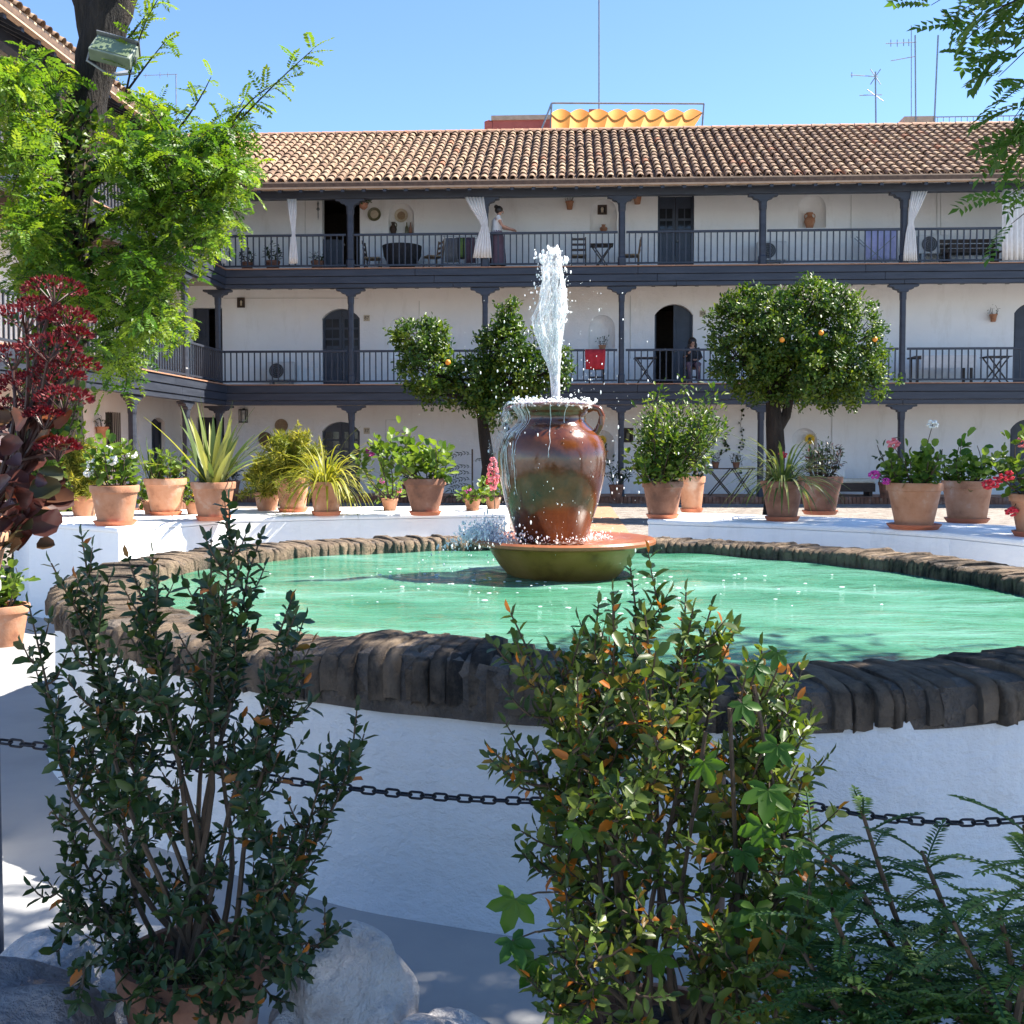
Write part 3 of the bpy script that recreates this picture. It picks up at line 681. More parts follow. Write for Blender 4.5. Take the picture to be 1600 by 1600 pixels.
# ================================================================ JAR AND WATER
rng = random.Random(21)
jz0 = .955; BX = JX; JX = -.115
bowl = thing('fountain_bowl', 'wide glazed bowl with orange rim standing in the green water', 'bowl', (BX, JY, .60))
mb = MB(); mb.lathe([(.34, .60), (.345, .70), (.365, .72), (.425, .79), (.47, .86), (.495, .905), (.51, .915)], (BX, JY, 0), 56); mb.build('bowl_body', 'bowl_green', bowl, smooth=True)
mb = MB(); mb.lathe([(.511, .916), (.575, .918), (.605, .930), (.606, .948), (.59, .962), (.555, .958), (.50, .935), (.30, .92), (.001, .92)], (BX, JY, 0), 56); mb.build('bowl_rim', 'bowl_rim', bowl, smooth=True)
jar = thing('water_jar', 'tall brown glazed clay jar spilling water over its rim', 'jar', (JX, JY, .922))
prof = [(.215, .922), (.228, .94), (.232, .96), (.262, 1.06), (.308, 1.20), (.342, 1.34), (.356, 1.45), (.354, 1.52), (.336, 1.59), (.298, 1.65), (.250, 1.69), (.222, 1.72), (.218, 1.755), (.236, 1.785), (.258, 1.808), (.258, 1.832), (.24, 1.84), (.215, 1.82), (.20, 1.76), (.001, 1.74)]
mb = MB(); mb.lathe(prof, (JX, JY, 0), 56, jit=lambda a, z: .006*math.sin(3*a+z*4)+.004*math.sin(z*60)); mb.build('jar_body', 'jar_glaze', jar, smooth=True, angle=60)
for ang in (R(-12), R(168)):
    mb = MB(); c, s_ = math.cos(ang), math.sin(ang); pts = []
    for (r, z) in ((.235, 1.80), (.275, 1.812), (.315, 1.80), (.332, 1.755), (.322, 1.70), (.297, 1.655), (.268, 1.635)): pts.append((JX+r*c, JY+r*s_, z))
    mb.tube(pts, [.024, .023, .022, .021, .022, .025, .030], 10); mb.build('jar_handle', 'jar_glaze', jar, smooth=True)
# jet
jet = thing('water_jet', 'tall jet of white water shooting up from the jar', 'water jet', (JX, JY, 1.75))
rows = [(386, 860, 866), (392, 853, 870), (402, 849, 876), (420, 846, 880), (440, 845, 883), (460, 840, 885), (480, 834, 886), (498, 826, 884), (515, 830, 881), (535, 838, 879), (555, 845, 877), (570, 852, 876), (585, 858, 876), (605, 861, 875), (630, 862, 875), (650, 862, 875)]
rows = [(py, 866+(a-866)*.86, 866+(b-866)*.9) for py, a, b in rows]
mb = MB(); n = 26; vs = []
for (py, a, b) in rows:
    A = atY(a, py, JY); B = atY(b, py, JY); c = (A+B)/2; r = (B.x-A.x)/2
    for k in range(n):
        t = 2*math.pi*k/n; j = 1+.10*math.sin(3*t+py*.07)+.07*math.sin(7*t-py*.11)+rng.uniform(-.06, .06); vs.append((c.x+r*j*math.cos(t), c.y+r*.75*j*math.sin(t), c.z+rng.uniform(-.004, .004)))
mb.add(vs, [(i*n+k, i*n+(k+1) % n, (i+1)*n+(k+1) % n, (i+1)*n+k) for i in range(len(rows)-1) for k in range(n)]+[tuple(range(n))])
mb.build('water_sheet', 'water_sheet', jet, smooth=True, angle=180)
mb = MB()
def edge(py):
    for (p0, a0, b0), (p1, a1, b1) in zip(rows[:-1], rows[1:]):
        if p0 <= py <= p1: f = (py-p0)/(p1-p0); return a0+(a1-a0)*f, b0+(b1-b0)*f
    return rows[-1][1:]
for s in range(110):      # thin threads of water
    p0 = rng.uniform(392, 560); p1 = min(648, p0+rng.uniform(25, 150)); u = rng.betavariate(1.3, 1.1); v = rng.uniform(-.07, .07); pts = []; n_ = 9; ph = rng.uniform(0, 6)
    for i in range(n_):
        py = p0+(p1-p0)*i/(n_-1); a, b = edge(py); uu = min(1.02, max(-.02, u+.10*math.sin(ph+i*.9)*(1 if py < 560 else .3))); q = atY(a+(b-a)*uu, py, JY+v*(b-a)/45); pts.append(q)
    mb.tube(pts, [rng.uniform(.0012, .0050)*math.sin(math.pi*(i+.6)/n_) for i in range(n_)], 5, noise_=.4, rng=rng)
for s in range(6):        # dense column
    pts = []; rad = []
    for py in range(650, 420, -12): pts.append(atY(869+rng.uniform(-3, 3)+(0 if py > 520 else rng.uniform(-5, 4)), py, JY+rng.uniform(-.012, .012))); rad.append(max(.003, .0165*(.55+.45*rng.random())*min(1, .25+(py-420)/170)))
    mb.tube(pts, rad, 6, noise_=.3, rng=rng)
for _ in range(380):
    py = 386+abs(rng.gauss(0, 70)); a, b = edge(min(py, 640)); q = atY(rng.uniform(a-6, b+5) if rng.random() < .6 else rng.choice([a-abs(rng.gauss(0, 8)), b+abs(rng.gauss(0, 6))]), py, JY+rng.uniform(-.06, .04)); k_ = rng.choice([.001, .0014, .002, .003, .005]) if py > 410 else rng.uniform(.003, .009); mb.ball(q, k_, 6, 5, (1, 1, rng.uniform(.8, 2.4)))
mb.build('water_core', 'foam', jet, smooth=True, angle=180)
# foam on the jar mouth and streams down the sides
fm = thing('spilling_foam', 'white foam and streams running down from the jar mouth', 'water', (JX, JY, 1.8))
mb = MB(); n = 72; vs = []; rg_ = 7
lum = [(rng.uniform(0, 6.28), rng.uniform(.05, .27), rng.uniform(.015, .05), rng.uniform(.012, .045)) for _ in range(90)]
for j in range(rg_):
    for k in range(n):
        a = 2*math.pi*k/n; r = .03+.235*j/(rg_-1); x, y = r*math.cos(a), r*math.sin(a); h = sum(hh*math.exp(-((x-q*math.cos(p))**2+(y-q*math.sin(p))**2)/(w_*w_)) for p, q, w_, hh in lum); r += rng.uniform(-.01, .014)*(j > 3); vs.append((JX+r*math.cos(a), JY+r*math.sin(a), 1.815+min(.05, h*.42)+rng.uniform(-.005, .009)))
for k in range(n): a = 2*math.pi*k/n; vs.append((JX+.274*math.cos(a), JY+.274*math.sin(a), 1.825-abs(rng.gauss(0, .016))))
mb.cur = 1; mb.add(vs, [(j*n+k, j*n+(k+1) % n, (j+1)*n+(k+1) % n, (j+1)*n+k) for j in range(rg_) for k in range(n)]); mb.cur = 0
for _ in range(420):
    a = rng.uniform(0, 2*math.pi); r = .27*math.sqrt(rng.uniform(.2, 1.2)); mb.ball((JX+r*math.cos(a), JY+r*math.sin(a), 1.838+abs(rng.gauss(0, .020))), rng.uniform(.002, .0075), 6, 4, (1.3, 1.3, rng.uniform(.6, 1.6)))
for _ in range(15):
    a = rng.choice([rng.uniform(2.6, 4.6), rng.uniform(2.9, 3.9), rng.uniform(3.6, 5.6)]); pts = []; rad = []; zend = rng.uniform(1.2, 1.74) if a < 4.2 else rng.uniform(1.4, 1.78); z = 1.83
    while z > zend:
        pr = np.interp(-z, [-q[1] for q in prof[:17]][::-1], [q[0] for q in prof[:17]][::-1]); rr_ = pr+.002
        pts.append((JX+rr_*math.cos(a), JY+rr_*math.sin(a), z)); rad.append(rng.uniform(.0008, .0032)); z -= .02; a += rng.uniform(-.015, .015)
    if len(pts) > 2: mb.tube(pts, rad, 5)
mb.build('foam', ['foam', 'water_sheet'], fm, smooth=True, angle=180)
# thin film of water sheeting down the far side of the jar from the handle
mb = MB(); vs = []; na, nz = 40, 34
for i in range(nz):
    z = 1.86-.0155*i
    for k in range(na):
        a = 2.5+1.55*k/(na-1); pr = float(np.interp(-z, [-q[1] for q in prof[:17]][::-1], [q[0] for q in prof[:17]][::-1])); off = .012+.045*max(0, math.sin((k/(na-1))*math.pi))*min(1, i/8)*(1-i/nz)*2; rr_ = max(pr, .27 if z > 1.72 else 0)+off*(1+.5*math.sin(k*1.3+i*.2))+rng.uniform(-.004, .004); vs.append((JX+rr_*math.cos(a), JY+rr_*math.sin(a), z))
mb.add(vs, [(i*na+k, i*na+k+1, (i+1)*na+k+1, (i+1)*na+k) for i in range(nz-1) for k in range(na-1)]); mb.build('water_film', 'water_film', fm, smooth=True, angle=180)
# splash on the bowl, and drops in the air: nobody could count them
mb = MB(); n = 72; vs = []
for j in range(6):
    for k in range(n): a = 2*math.pi*k/n; r = .24+.30*j/5; vs.append((JX+r*math.cos(a), JY+r*math.sin(a), .948+abs(rng.gauss(0, .009))*(1 if j < 4 else .4)))
mb.add(vs, [(j*n+k, j*n+(k+1) % n, (j+1)*n+(k+1) % n, (j+1)*n+k) for j in range(5) for k in range(n)])
mb.cur = 1
for _ in range(1500):
    a = rng.gauss(3.25, .45); r = .36+abs(rng.gauss(0, .17)); z = .94+abs(rng.gauss(0, .06))*(1.2 if r < .6 else .8)-max(0, r-.62)*.7; mb.ball((JX+r*math.cos(a), JY+r*math.sin(a), max(.73, z)), abs(rng.gauss(0, .0026))+.0010, 5, 4, (1.1, 1.1, rng.uniform(.7, 2.6)))
for _ in range(420):
    a = rng.uniform(0, 6.28); r = rng.uniform(.24, .40); mb.ball((JX+r*math.cos(a), JY+r*math.sin(a), .955+abs(rng.gauss(0, .022))), abs(rng.gauss(0, .003))+.0012, 5, 4, (1, 1, rng.uniform(.8, 2)))
for _ in range(60):
    a = rng.gauss(3.25, .4); r0 = rng.uniform(.36, .5); v = rng.uniform(.03, .16); ln = rng.uniform(.03, .16); mb.tube([(JX+(r0+ln*t/5)*math.cos(a), JY+(r0+ln*t/5)*math.sin(a), .93+v*4*(t/5)*(1-t/5)*.8) for t in range(6)], [.003, .005, .004, .003, .003, .001], 5, noise_=.5, rng=rng)
tag(mb.build('bowl_splash', ['water_film', 'foam'], org=(JX, JY, .93), smooth=True, angle=180), 'white splash of falling water on the bowl rim', 'splash', kind='stuff')
mb = MB()
for _ in range(620):
    a = rng.uniform(0, 2*math.pi); r = abs(rng.gauss(0, .24))+.2; z = rng.uniform(.8, 2.1); z = z if rng.random() < .8 else rng.uniform(1.9, 2.6)
    k = rng.choice([.001, .0013, .0016, .002, .0025, .0045]); mb.ball((JX+r*math.cos(a), JY+r*math.sin(a)*.8-.1, z), k, 5, 4, (1, 1, rng.uniform(.9, 3)))
tag(mb.build('water_drops', 'foam', org=(JX, JY, .75), smooth=True, angle=180), 'scattered water drops flying around the clay jar', 'drops', kind='stuff')
mb = MB()
for _ in range(110):
    r = abs(rng.gauss(0, .75))+.42; a = rng.uniform(2.9, 6.4); x, y = JX+r*math.cos(a), JY+r*math.sin(a)
    if math.hypot(x-PC.x, y-PC.y) < rin(math.atan2(y-PC.y, x-PC.x))-.05: mb.ball((x, y, .727), rng.uniform(.002, .009), 6, 4, (rng.uniform(1, 2.5), 1, .5))
tag(mb.build('bubbles', 'foam', org=(JX, JY, .72), smooth=True, angle=180), 'small white bubbles floating on the green pool', 'bubbles', kind='stuff')
# ================================================================ THINGS ON THE GALLERIES
rng = random.Random(5)
MPP = YF/FPX   # metres per photo pixel at the facade
def W(px, py, d=GD-.02): return atY(px, py, YF+d)
def cloth(name, label, cat, rows, mat, Y, folds=5, amp=.035, group=None, parent=None):
    """hanging cloth: rows of (py, px left, px right)"""
    mb = MB(); n = folds*6; vs = []; m = len(rows)
    for i, (py, a, b) in enumerate(rows):
        A = atY(a, py, Y); B = atY(b, py, Y); wd = (B-A).length; am = amp*min(1.3, .35+wd)
        for k in range(n+1):
            t = k/n; q = A.lerp(B, t); vs.append((q.x, q.y+am*math.sin(t*folds*2*math.pi+.4*math.sin(i))+.2*am*math.sin(t*23+i), q.z))
    fs = [(i*(n+1)+k, i*(n+1)+k+1, (i+1)*(n+1)+k+1, (i+1)*(n+1)+k) for i in range(m-1) for k in range(n)]; mb.add(vs, fs)
    lo = atY((rows[-1][1]+rows[-1][2])/2, rows[-1][0], Y)
    o = mb.build(name, mat, parent, org=None if parent else lo, smooth=True, angle=180); s_ = o.modifiers.new('s', 'SOLIDIFY'); s_.thickness = .006
    if not parent: tag(o, label, cat, group)
    return o
YC = YF-.14
cloth('curtain', 'white curtain tied at the corner post of the top gallery', 'curtain', [(308, 347, 362), (340, 346, 356), (370, 345, 351), (400, 343, 352), (412, 342, 353)], 'cloth_white', YC, group='gallery curtains')
cloth('curtain', 'slim white curtain knotted midway, before the plants on the top gallery', 'curtain', [(311, 448, 463), (335, 451, 463), (360, 455, 461), (366, 456, 461), (380, 453, 463), (400, 452, 465), (412, 451, 465)], 'cloth_white', YC, group='gallery curtains')
cloth('curtain', 'white curtain gathered aside next to the standing woman', 'curtain', [(308, 726, 756), (325, 735, 758), (345, 748, 762), (353, 752, 762), (365, 748, 765), (385, 742, 767), (403, 739, 768)], 'cloth_white', YC, 6, group='gallery curtains')
cloth('curtain', 'white curtain tied to the post beside the drying rack', 'curtain', [(299, 1424, 1449), (320, 1421, 1440), (340, 1419, 1430), (348, 1419, 1427), (365, 1415, 1430), (390, 1412, 1432), (408, 1411, 1433)], 'cloth_white', YC, 6, group='gallery curtains')
cloth('curtain', 'wide white curtain hanging straight beyond the dark bench', 'curtain', [(296, 1566, 1632), (330, 1566, 1632), (370, 1566, 1632), (407, 1566, 1632)], 'cloth_white', YC, 8, group='gallery curtains')

def disc_plate(px, py, r, label, mat, mat2=None, d=GD-.02, group=None, name='wall_plate'):
    c = W(px, py, d); t = thing(name, label, 'plate', c, group)
    def ringm(r0, r1, y0, y1):
        mb = MB(); n = 28; vs = [(c.x+rr*math.cos(2*math.pi*k/n), c.y+yy, c.z+rr*math.sin(2*math.pi*k/n)) for rr, yy in ((r0, y0), (r1, y1)) for k in range(n)]
        mb.add(vs, [(k, (k+1) % n, n+(k+1) % n, n+k) for k in range(n)]+[tuple(range(n, 2*n))]); return mb
    ringm(r, r*.62, -.035, 0).build('plate_rim', mat, t, smooth=True)
    ringm(r*.6, r*.02, -.012, -.016).build('plate_centre', mat2 or mat, t, smooth=True)
disc_plate(585, 335, .19, 'dark green glazed plate on the wall beside the hanging plant', 'ceramic_green', 'ceramic')
disc_plate(627, 337, .19, 'beige patterned plate inside the top gallery niche', 'ceramic', 'wicker', d=GD+.2)
for px, py, r, l, m_ in ((440, 665, .19, 'highest of three round woven plates on the ground floor wall', 'wicker'), (415, 686, .20, 'dark woven plate on the ground floor wall, lowest towards the lantern', 'wicker_dark'), (460, 694, .19, 'woven plate on the ground floor wall, nearest the arched door', 'wicker')):
    disc_plate(px, py, r, l, m_, group='woven wall plates')
def framed(px, py, w_, h_, label, name='framed_picture', cat='picture', d=GD-.02, inner='ceramic'):
    c = W(px, py, d); t = thing(name, label, cat, c); mb = MB(); a = .05
    for (x0, x1, z0, z1) in ((-w_/2, w_/2, h_/2-a, h_/2), (-w_/2, w_/2, -h_/2, -h_/2+a), (-w_/2, -w_/2+a, -h_/2+a, h_/2-a), (w_/2-a, w_/2, -h_/2+a, h_/2-a)): mb.box(c.x+x0, c.x+x1, c.y-.05, c.y, c.z+z0, c.z+z1)
    mb.build('frame', 'wood_dark', t)
    mb = MB(); mb.box(c.x-w_/2+a, c.x+w_/2-a, c.y-.02, c.y-.002, c.z-h_/2+a, c.z+h_/2-a); pn = mb.build('picture_panel', 'cloth_black', t)
    mb = MB(); mb.ball((c.x, c.y-.02, c.z+.02), min(w_, h_)*.2, 10, 8, (.8, .2, 1.1)); mb.box(c.x-w_*.13, c.x+w_*.13, c.y-.026, c.y-.0205, c.z-h_*.3, c.z-.02); mb.build('picture_motif', inner, pn, smooth=True)
framed(377, 473, .21, .28, 'small dark framed picture on the middle gallery wall near the corner')
framed(941, 328, .26, .26, 'square dark framed picture inside the top gallery niche', d=GD+.22)
framed(981, 680, .30, .40, 'dark framed picture on the ground floor wall behind the clay jar', inner='ceramic_green')
def lantern(px, py, label, h_=.32):
    c = W(px, py, GD-.14); t = thing('wall_lantern', label, 'lantern', c); mb = MB(); w_ = .09
    for sx in (-1, 1):
        for sy in (-1, 1): mb.bar((c.x+sx*w_, c.y+sy*w_, c.z-h_/2), (c.x+sx*w_, c.y+sy*w_, c.z+h_/2), .02)
    mb.box(c.x-w_-.012, c.x+w_+.012, c.y-w_-.012, c.y+w_+.012, c.z-h_/2-.03, c.z-h_/2); mb.box(c.x-w_-.012, c.x+w_+.012, c.y-w_-.012, c.y+w_+.012, c.z+h_/2, c.z+h_/2+.03)
    mb.box(c.x-.02, c.x+.02, c.y, c.y+.15, c.z+h_/2+.03, c.z+h_/2+.06); mb.build('lantern_frame', 'iron', t)
    mb = MB(); mb.lathe([(.03, -.1), (.045, -.02), (.04, .07), (.01, .1)], c, 10); mb.build('lamp_bulb', 'white_plastic', t, smooth=True)
lantern(380, 650, 'square iron lantern on the ground floor wall above the woven plates')
def housenum(px, py, txt, label, floor):
    c = W(px, py, GD-.012); t = thing('number_plaque', label, 'sign', c)
    mb = MB(); mb.box(c.x-.085, c.x+.085, c.y-.012, c.y+.01, c.z-.085, c.z+.085); pl = mb.build('plaque', 'ceramic', t)
    cu = bpy.data.curves.new('txt', 'FONT'); cu.body = txt; cu.size = .13; cu.extrude = .002; cu.align_x = 'CENTER'; cu.align_y = 'CENTER'
    to = bpy.data.objects.new('tmp', cu); COL.objects.link(to); dg = bpy.context.evaluated_depsgraph_get(); me = bpy.data.meshes.new_from_object(to.evaluated_get(dg)); bpy.data.objects.remove(to)
    me.materials.clear(); me.materials.append(MATS['cloth_black']); o = inst('lettering', me, pl, (c.x, c.y-.015, c.z), (math.pi/2, 0, 0))
housenum(573, 497, '87', 'small tile plaque by the arched middle gallery door with glass', 1)
housenum(573, 673, '37', 'small tile plaque by the ground floor arched door', 0)
housenum(1098, 490, '89', 'small tile plaque by the open arched doorway on the middle gallery', 1)
# air conditioners
def aircon(px, py, label, Y=GD-.35, w_=.78, h_=.55):
    c = W(px, py, Y); t = thing('air_conditioner', label, 'air conditioner', (c.x, c.y, c.z-h_/2), 'outdoor air conditioner units')
    mb = MB(); mb.box(c.x-w_/2, c.x+w_/2, c.y-.14, c.y+.14, c.z-h_/2+.04, c.z+h_/2); mb.build('casing', 'white_plastic', t, bevel=.02)
    fx = c.x-w_*.14; n = 24
    mb = MB(); mb.add([(fx+.21*math.cos(2*math.pi*k/n), c.y-.143, c.z+.02+.21*math.sin(2*math.pi*k/n)) for k in range(n)], [tuple(range(n))]); fan = mb.build('fan_opening', 'dark_grille', t)
    for rr in (.06, .11, .16, .205):
        mb = MB(); mb.tube([(fx+rr*math.cos(2*math.pi*k/n), c.y-.15, c.z+.02+rr*math.sin(2*math.pi*k/n)) for k in range(n)], .006, 4, closed=True); mb.build('grille_ring', 'steel', fan)
    fz = max(z for z in ZF if z < c.z)
    for sx in (-1, 1): mb = MB(); mb.box(c.x+sx*w_*.35-.04, c.x+sx*w_*.35+.04, c.y-.13, c.y+.13, fz, c.z-h_/2+.04); mb.build('foot', 'steel', t)
def on_floor(f, h_): return ZF[f]+h_/2
for px, py, l in ((440, 581, 'white air conditioner on the middle gallery before the arched door'), (1205, 394, 'white air conditioner on the top gallery behind a post'), (1456, 384, 'white air conditioner on the top gallery beside the dark bench')):
    aircon(px, py, l)
# furniture
def chair(loc, rz, label, mat='wood_dark', seat='wicker', back_h=.92, group='gallery chairs', folding=False):
    t = thing('chair', label, 'chair', loc, group); L = Vector(loc); Rm = Matrix.Rotation(rz, 3, 'Z')
    def P_(x, y, z): return L+Rm@Vector((x, y, z))
    for sx in (-1, 1):
        mb = MB(); mb.bar(P_(sx*.19, -.19, 0), P_(sx*.19, -.19, .45), .035); mb.build('leg', mat, t)
        mb = MB(); mb.bar(P_(sx*.19, .2, 0), P_(sx*.19, .2, .45), .035); mb.bar(P_(sx*.19, .2, .45), P_(sx*.18, .26, back_h), .033); mb.build('leg', mat, t)
    mb = MB(); mb.bar(P_(0, -.21, .45), P_(0, .21, .45), .42, .04); mb.build('seat', seat, t)
    for z in (.58, .72, .86): mb = MB(); mb.bar(P_(-.18, .22+(z-.45)*.12, z), P_(.18, .22+(z-.45)*.12, z), .02, .06); mb.build('back_slat', mat, t)
    for y in (-.19, .2): mb = MB(); mb.bar(P_(-.19, y, .22), P_(.19, y, .22), .022); mb.build('stretcher', mat, t)
    return t
def xtable(loc, label, w_=.7, h_=.74, d_=.55, mat='wood_dark'):
    t = thing('folding_table', label, 'table', loc); x, y, z = loc
    mb = MB()
    n = 6
    for i in range(n):
        mb = MB(); y0 = y-d_/2+i*d_/n; mb.box(x-w_/2, x+w_/2, y0, y0+d_/n-.012, z+h_-.025, z+h_); mb.build('table_slat', mat, t)
    for yy in (-d_/2+.05, d_/2-.05):
        for sg in (-1, 1): mb = MB(); mb.bar((x-sg*w_*.4, y+yy+.02*sg, z), (x+sg*w_*.4, y+yy+.02*sg, z+h_-.026), .035, .03); mb.build('leg', mat, t)
def gx(px, d=.9, py=400): return W(px, py, d).x
def gl(px, f, d): return (gx(px, d, 400 if f == 2 else 560 if f == 1 else 740), YF+d, ZF[f])
chair(gl(583, 2, 1.1), R(90), 'wooden chair beside the cloth covered round table')
chair(gl(676, 2, .9), R(-60), 'low wooden chair between the round table and the clothes horse', 'wood_mid')
chair(gl(904, 2, 1.0), R(180), 'dark ladder back chair at the small folding table'); chair(gl(986, 2, 1.0), R(-90), 'wooden chair half behind a post, other side of the folding table', 'wood_mid')
xtable(gl(940, 2, .95), 'small dark folding table with crossed legs on the top gallery', .62)
t = thing('round_table', 'round table under a black cloth on the top gallery', 'table', gl(628, 2, .95)); c = Vector(gl(628, 2, .95))
mb = MB(); mb.lathe([(.05, 0), (.06, .1), (.05, .7)], c, 12); mb.build('pedestal', 'wood_dark', t)
mb = MB(); mb.lathe([(.001, .765), (.52, .765), (.54, .755), (.50, .5), (.38, .28), (.30, .16)], c, 36, jit=lambda a, z: (.05*math.sin(9*a) if z < .6 else 0)); mb.build('tablecloth', 'cloth_black', t, smooth=True)
# clothes horse with garments
base = gl(722, 2, .7); t = thing('clothes_horse', 'folding clothes horse draped with grey, green and purple laundry', 'clothes rack', base); bx, by, bz = base
mb = MB()
for yy in (-.2, .2):
    mb.bar((bx-.55, by+yy, bz), (bx-.45, by-yy, bz+.95), .02); mb.bar((bx+.55, by+yy, bz), (bx+.45, by-yy, bz+.95), .02); mb.bar((bx-.5, by+yy*.95, bz+.93), (bx+.5, by+yy*.95, bz+.93), .015)
mb.build('rack_frame', 'steel', t)
for k, (a, b, m_, lo) in enumerate(((696, 716, 'cloth_grey', 410), (712, 726, 'cloth_black', 405), (719, 728, 'cloth_green', 402), (727, 742, 'cloth_purple', 411))):
    py = 372; cl = cloth('garment', '', '', [(py-k % 2, a, b), (385, a, b), (398, a-1, b+1), (lo, a-1, b+1)], m_, by-.18-.012*k, 2, .03, parent=t)
base = gl(1366, 2, .8); t = thing('drying_rack', 'folding drying rack with a pale lilac sheet', 'clothes rack', base); bx, by, bz = base
mb = MB()
for sg in (-1, 1): mb.bar((bx-.45*sg, by-.1, bz), (bx+.5*sg, by-.1, bz+.85), .02); mb.bar((bx-.45*sg, by+.1, bz), (bx+.5*sg, by+.1, bz+.85), .02)
mb.build('rack_frame', 'steel', t); cloth('sheet', '', '', [(359, 1352, 1402), (380, 1353, 1402), (400, 1353, 1401), (406, 1354, 1400)], 'cloth_lilac', by+.06, 4, .02, parent=t)
base = gl(1517, 2, 1.0); t = thing('bench', 'long dark slatted bench on the top gallery', 'bench', base); x, y, z = base
for sx in (-.62, .62): mb = MB(); mb.box(x+sx-.03, x+sx+.03, y-.22, y+.24, z, z+.42); mb.build('leg', 'wood_dark', t); mb = MB(); mb.box(x+sx-.03, x+sx+.03, y-.24, y+.2, z+.60, z+.65); mb.build('armrest', 'wood_dark', t)
mb = MB(); mb.box(x-.72, x+.72, y-.24, y+.24, z+.42, z+.46); mb.build('seat', 'wood_dark', t)
for k in range(3): mb = MB(); mb.box(x-.72, x+.72, y+.24+.02*k, y+.265+.02*k, z+.50+.13*k, z+.60+.13*k); mb.build('back_slat', 'wood_dark', t)
# middle gallery
chair(gl(932, 1, .8), R(180), 'chair on the middle gallery with a red cloth over its back', 'wood_dark')
cloth('red_cloth', 'bright red cloth hung over the middle gallery railing', 'cloth', [(546, 914, 946), (556, 914, 946), (568, 915, 945), (577, 915, 944)], 'cloth_red', YF-.115, 3, .015)
xtable(gl(1008, 1, .8), 'dark folding table with crossed legs beside the open arched doorway', .6)
xtable(gl(1556, 1, .9), 'dark folding table by the arched door at the far end of the middle gallery', .65)
base = gl(1470, 1, .9); t = thing('dining_table', 'long dark table with a white cloth on the middle gallery', 'table', base); x, y, z = base
mb = MB(); mb.box(x-.78, x+.78, y-.35, y+.35, z+.70, z+.74); mb.build('tabletop', 'wood_dark', t)
mb = MB(); mb.box(x-.62, x+.80, y-.362, y+.362, z+.742, z+.752); mb.box(x-.62, x+.80, y-.366, y-.352, z+.42, z+.752); mb.build('tablecloth', 'cloth_white', t)
for sx in (-.7, .7):
    for sy in (-.28, .28): mb = MB(); mb.box(x+sx-.03, x+sx+.03, y+sy-.03, y+sy+.03, z, z+.7); mb.build('leg', 'wood_dark', t)
# ground floor
xtable(gl(1125, 0, .6), 'old folding table by the ground floor wall under the trailing vine', .75)
xtable(gl(1160, 0, .7), 'second folding table crowded with pots under the trailing vine', .6)
xtable(gl(1470, 0, .6), 'low dark folding table behind the rose pot', .6)
base = gl(1318, 0, .8); t = thing('daybed', 'daybed with a cream blanket against the ground floor wall', 'daybed', base); x, y, z = base
mb = MB(); mb.box(x-.75, x+.75, y-.35, y+.35, z+.12, z+.34); mb.build('bed_base', 'wood_dark', t)
mb = MB(); mb.box(x-.75, x+.75, y-.36, y+.36, z+.345, z+.46); mb.build('mattress', 'cloth_cream', t, bevel=.04)
mb = MB(); mb.box(x-.7, x+.1, y+.12, y+.35, z+.462, z+.80); mb.build('cushion', 'cloth_white', t, bevel=.07)
for sx in (-.65, .65): mb = MB(); mb.box(x+sx-.04, x+sx+.04, y-.3, y+.3, z, z+.12); mb.build('leg', 'wood_dark', t)
# jugs and pots in niches
def jug(c, h_, r_, label, mat='terracotta', handles=2, cat='jug'):
    t = thing('jug', label, cat, c); mb = MB(); mb.lathe([(r_*.5, 0), (r_*.62, .03*h_), (r_, .42*h_), (r_*.9, .6*h_), (r_*.45, .76*h_), (r_*.42, .88*h_), (r_*.62, h_), (r_*.5, h_), (.001, h_*.85)], c, 20); mb.build('jug_body', mat, t, smooth=True)
    for k in range(handles):
        s_ = 1-2*k; mb = MB(); mb.tube([(c[0]+s_*r_*q, c[1], c[2]+h_*zz) for q, zz in ((.5, .94), (.85, .9), (.98, .78), (.88, .62))], .013, 6); mb.build('jug_handle', mat, t, smooth=True)
def in_niche(px, py, d=GD+.12): return W(px, py, d)
q = in_niche(1265, 356.5); jug((q.x, q.y, q.z), .42, .15, 'two handled clay jug standing in a top gallery niche')
q = in_niche(943, 362.5); jug((q.x, q.y, q.z), .2, .11, 'small round clay pot in the niche below the square picture', handles=0, cat='pot')
q = in_niche(617, 366.5); jug((q.x-.04, q.y-.02, q.z), .34, .1, 'dark pitcher in the niche under the beige plate', 'wood_dark', 1)
for k, (px, m_) in enumerate(((637, 'ceramic_green'), (643, 'terracotta_dark'))):
    q = in_niche(px, 366.5); mb = MB(); mb.lathe([(.045, 0), (.05, .02), (.05, .18), (.018, .25), (.018, .32), (.022, .33)], (0, 0, 0), 12); 
    o = mb.build('bottle', m_, None, smooth=True); o.location = (q.x-.02, q.y-.04, q.z); tag(o, ('green glass bottle in the niche under the beige plate', 'brown bottle in the niche under the beige plate')[k], 'bottle')
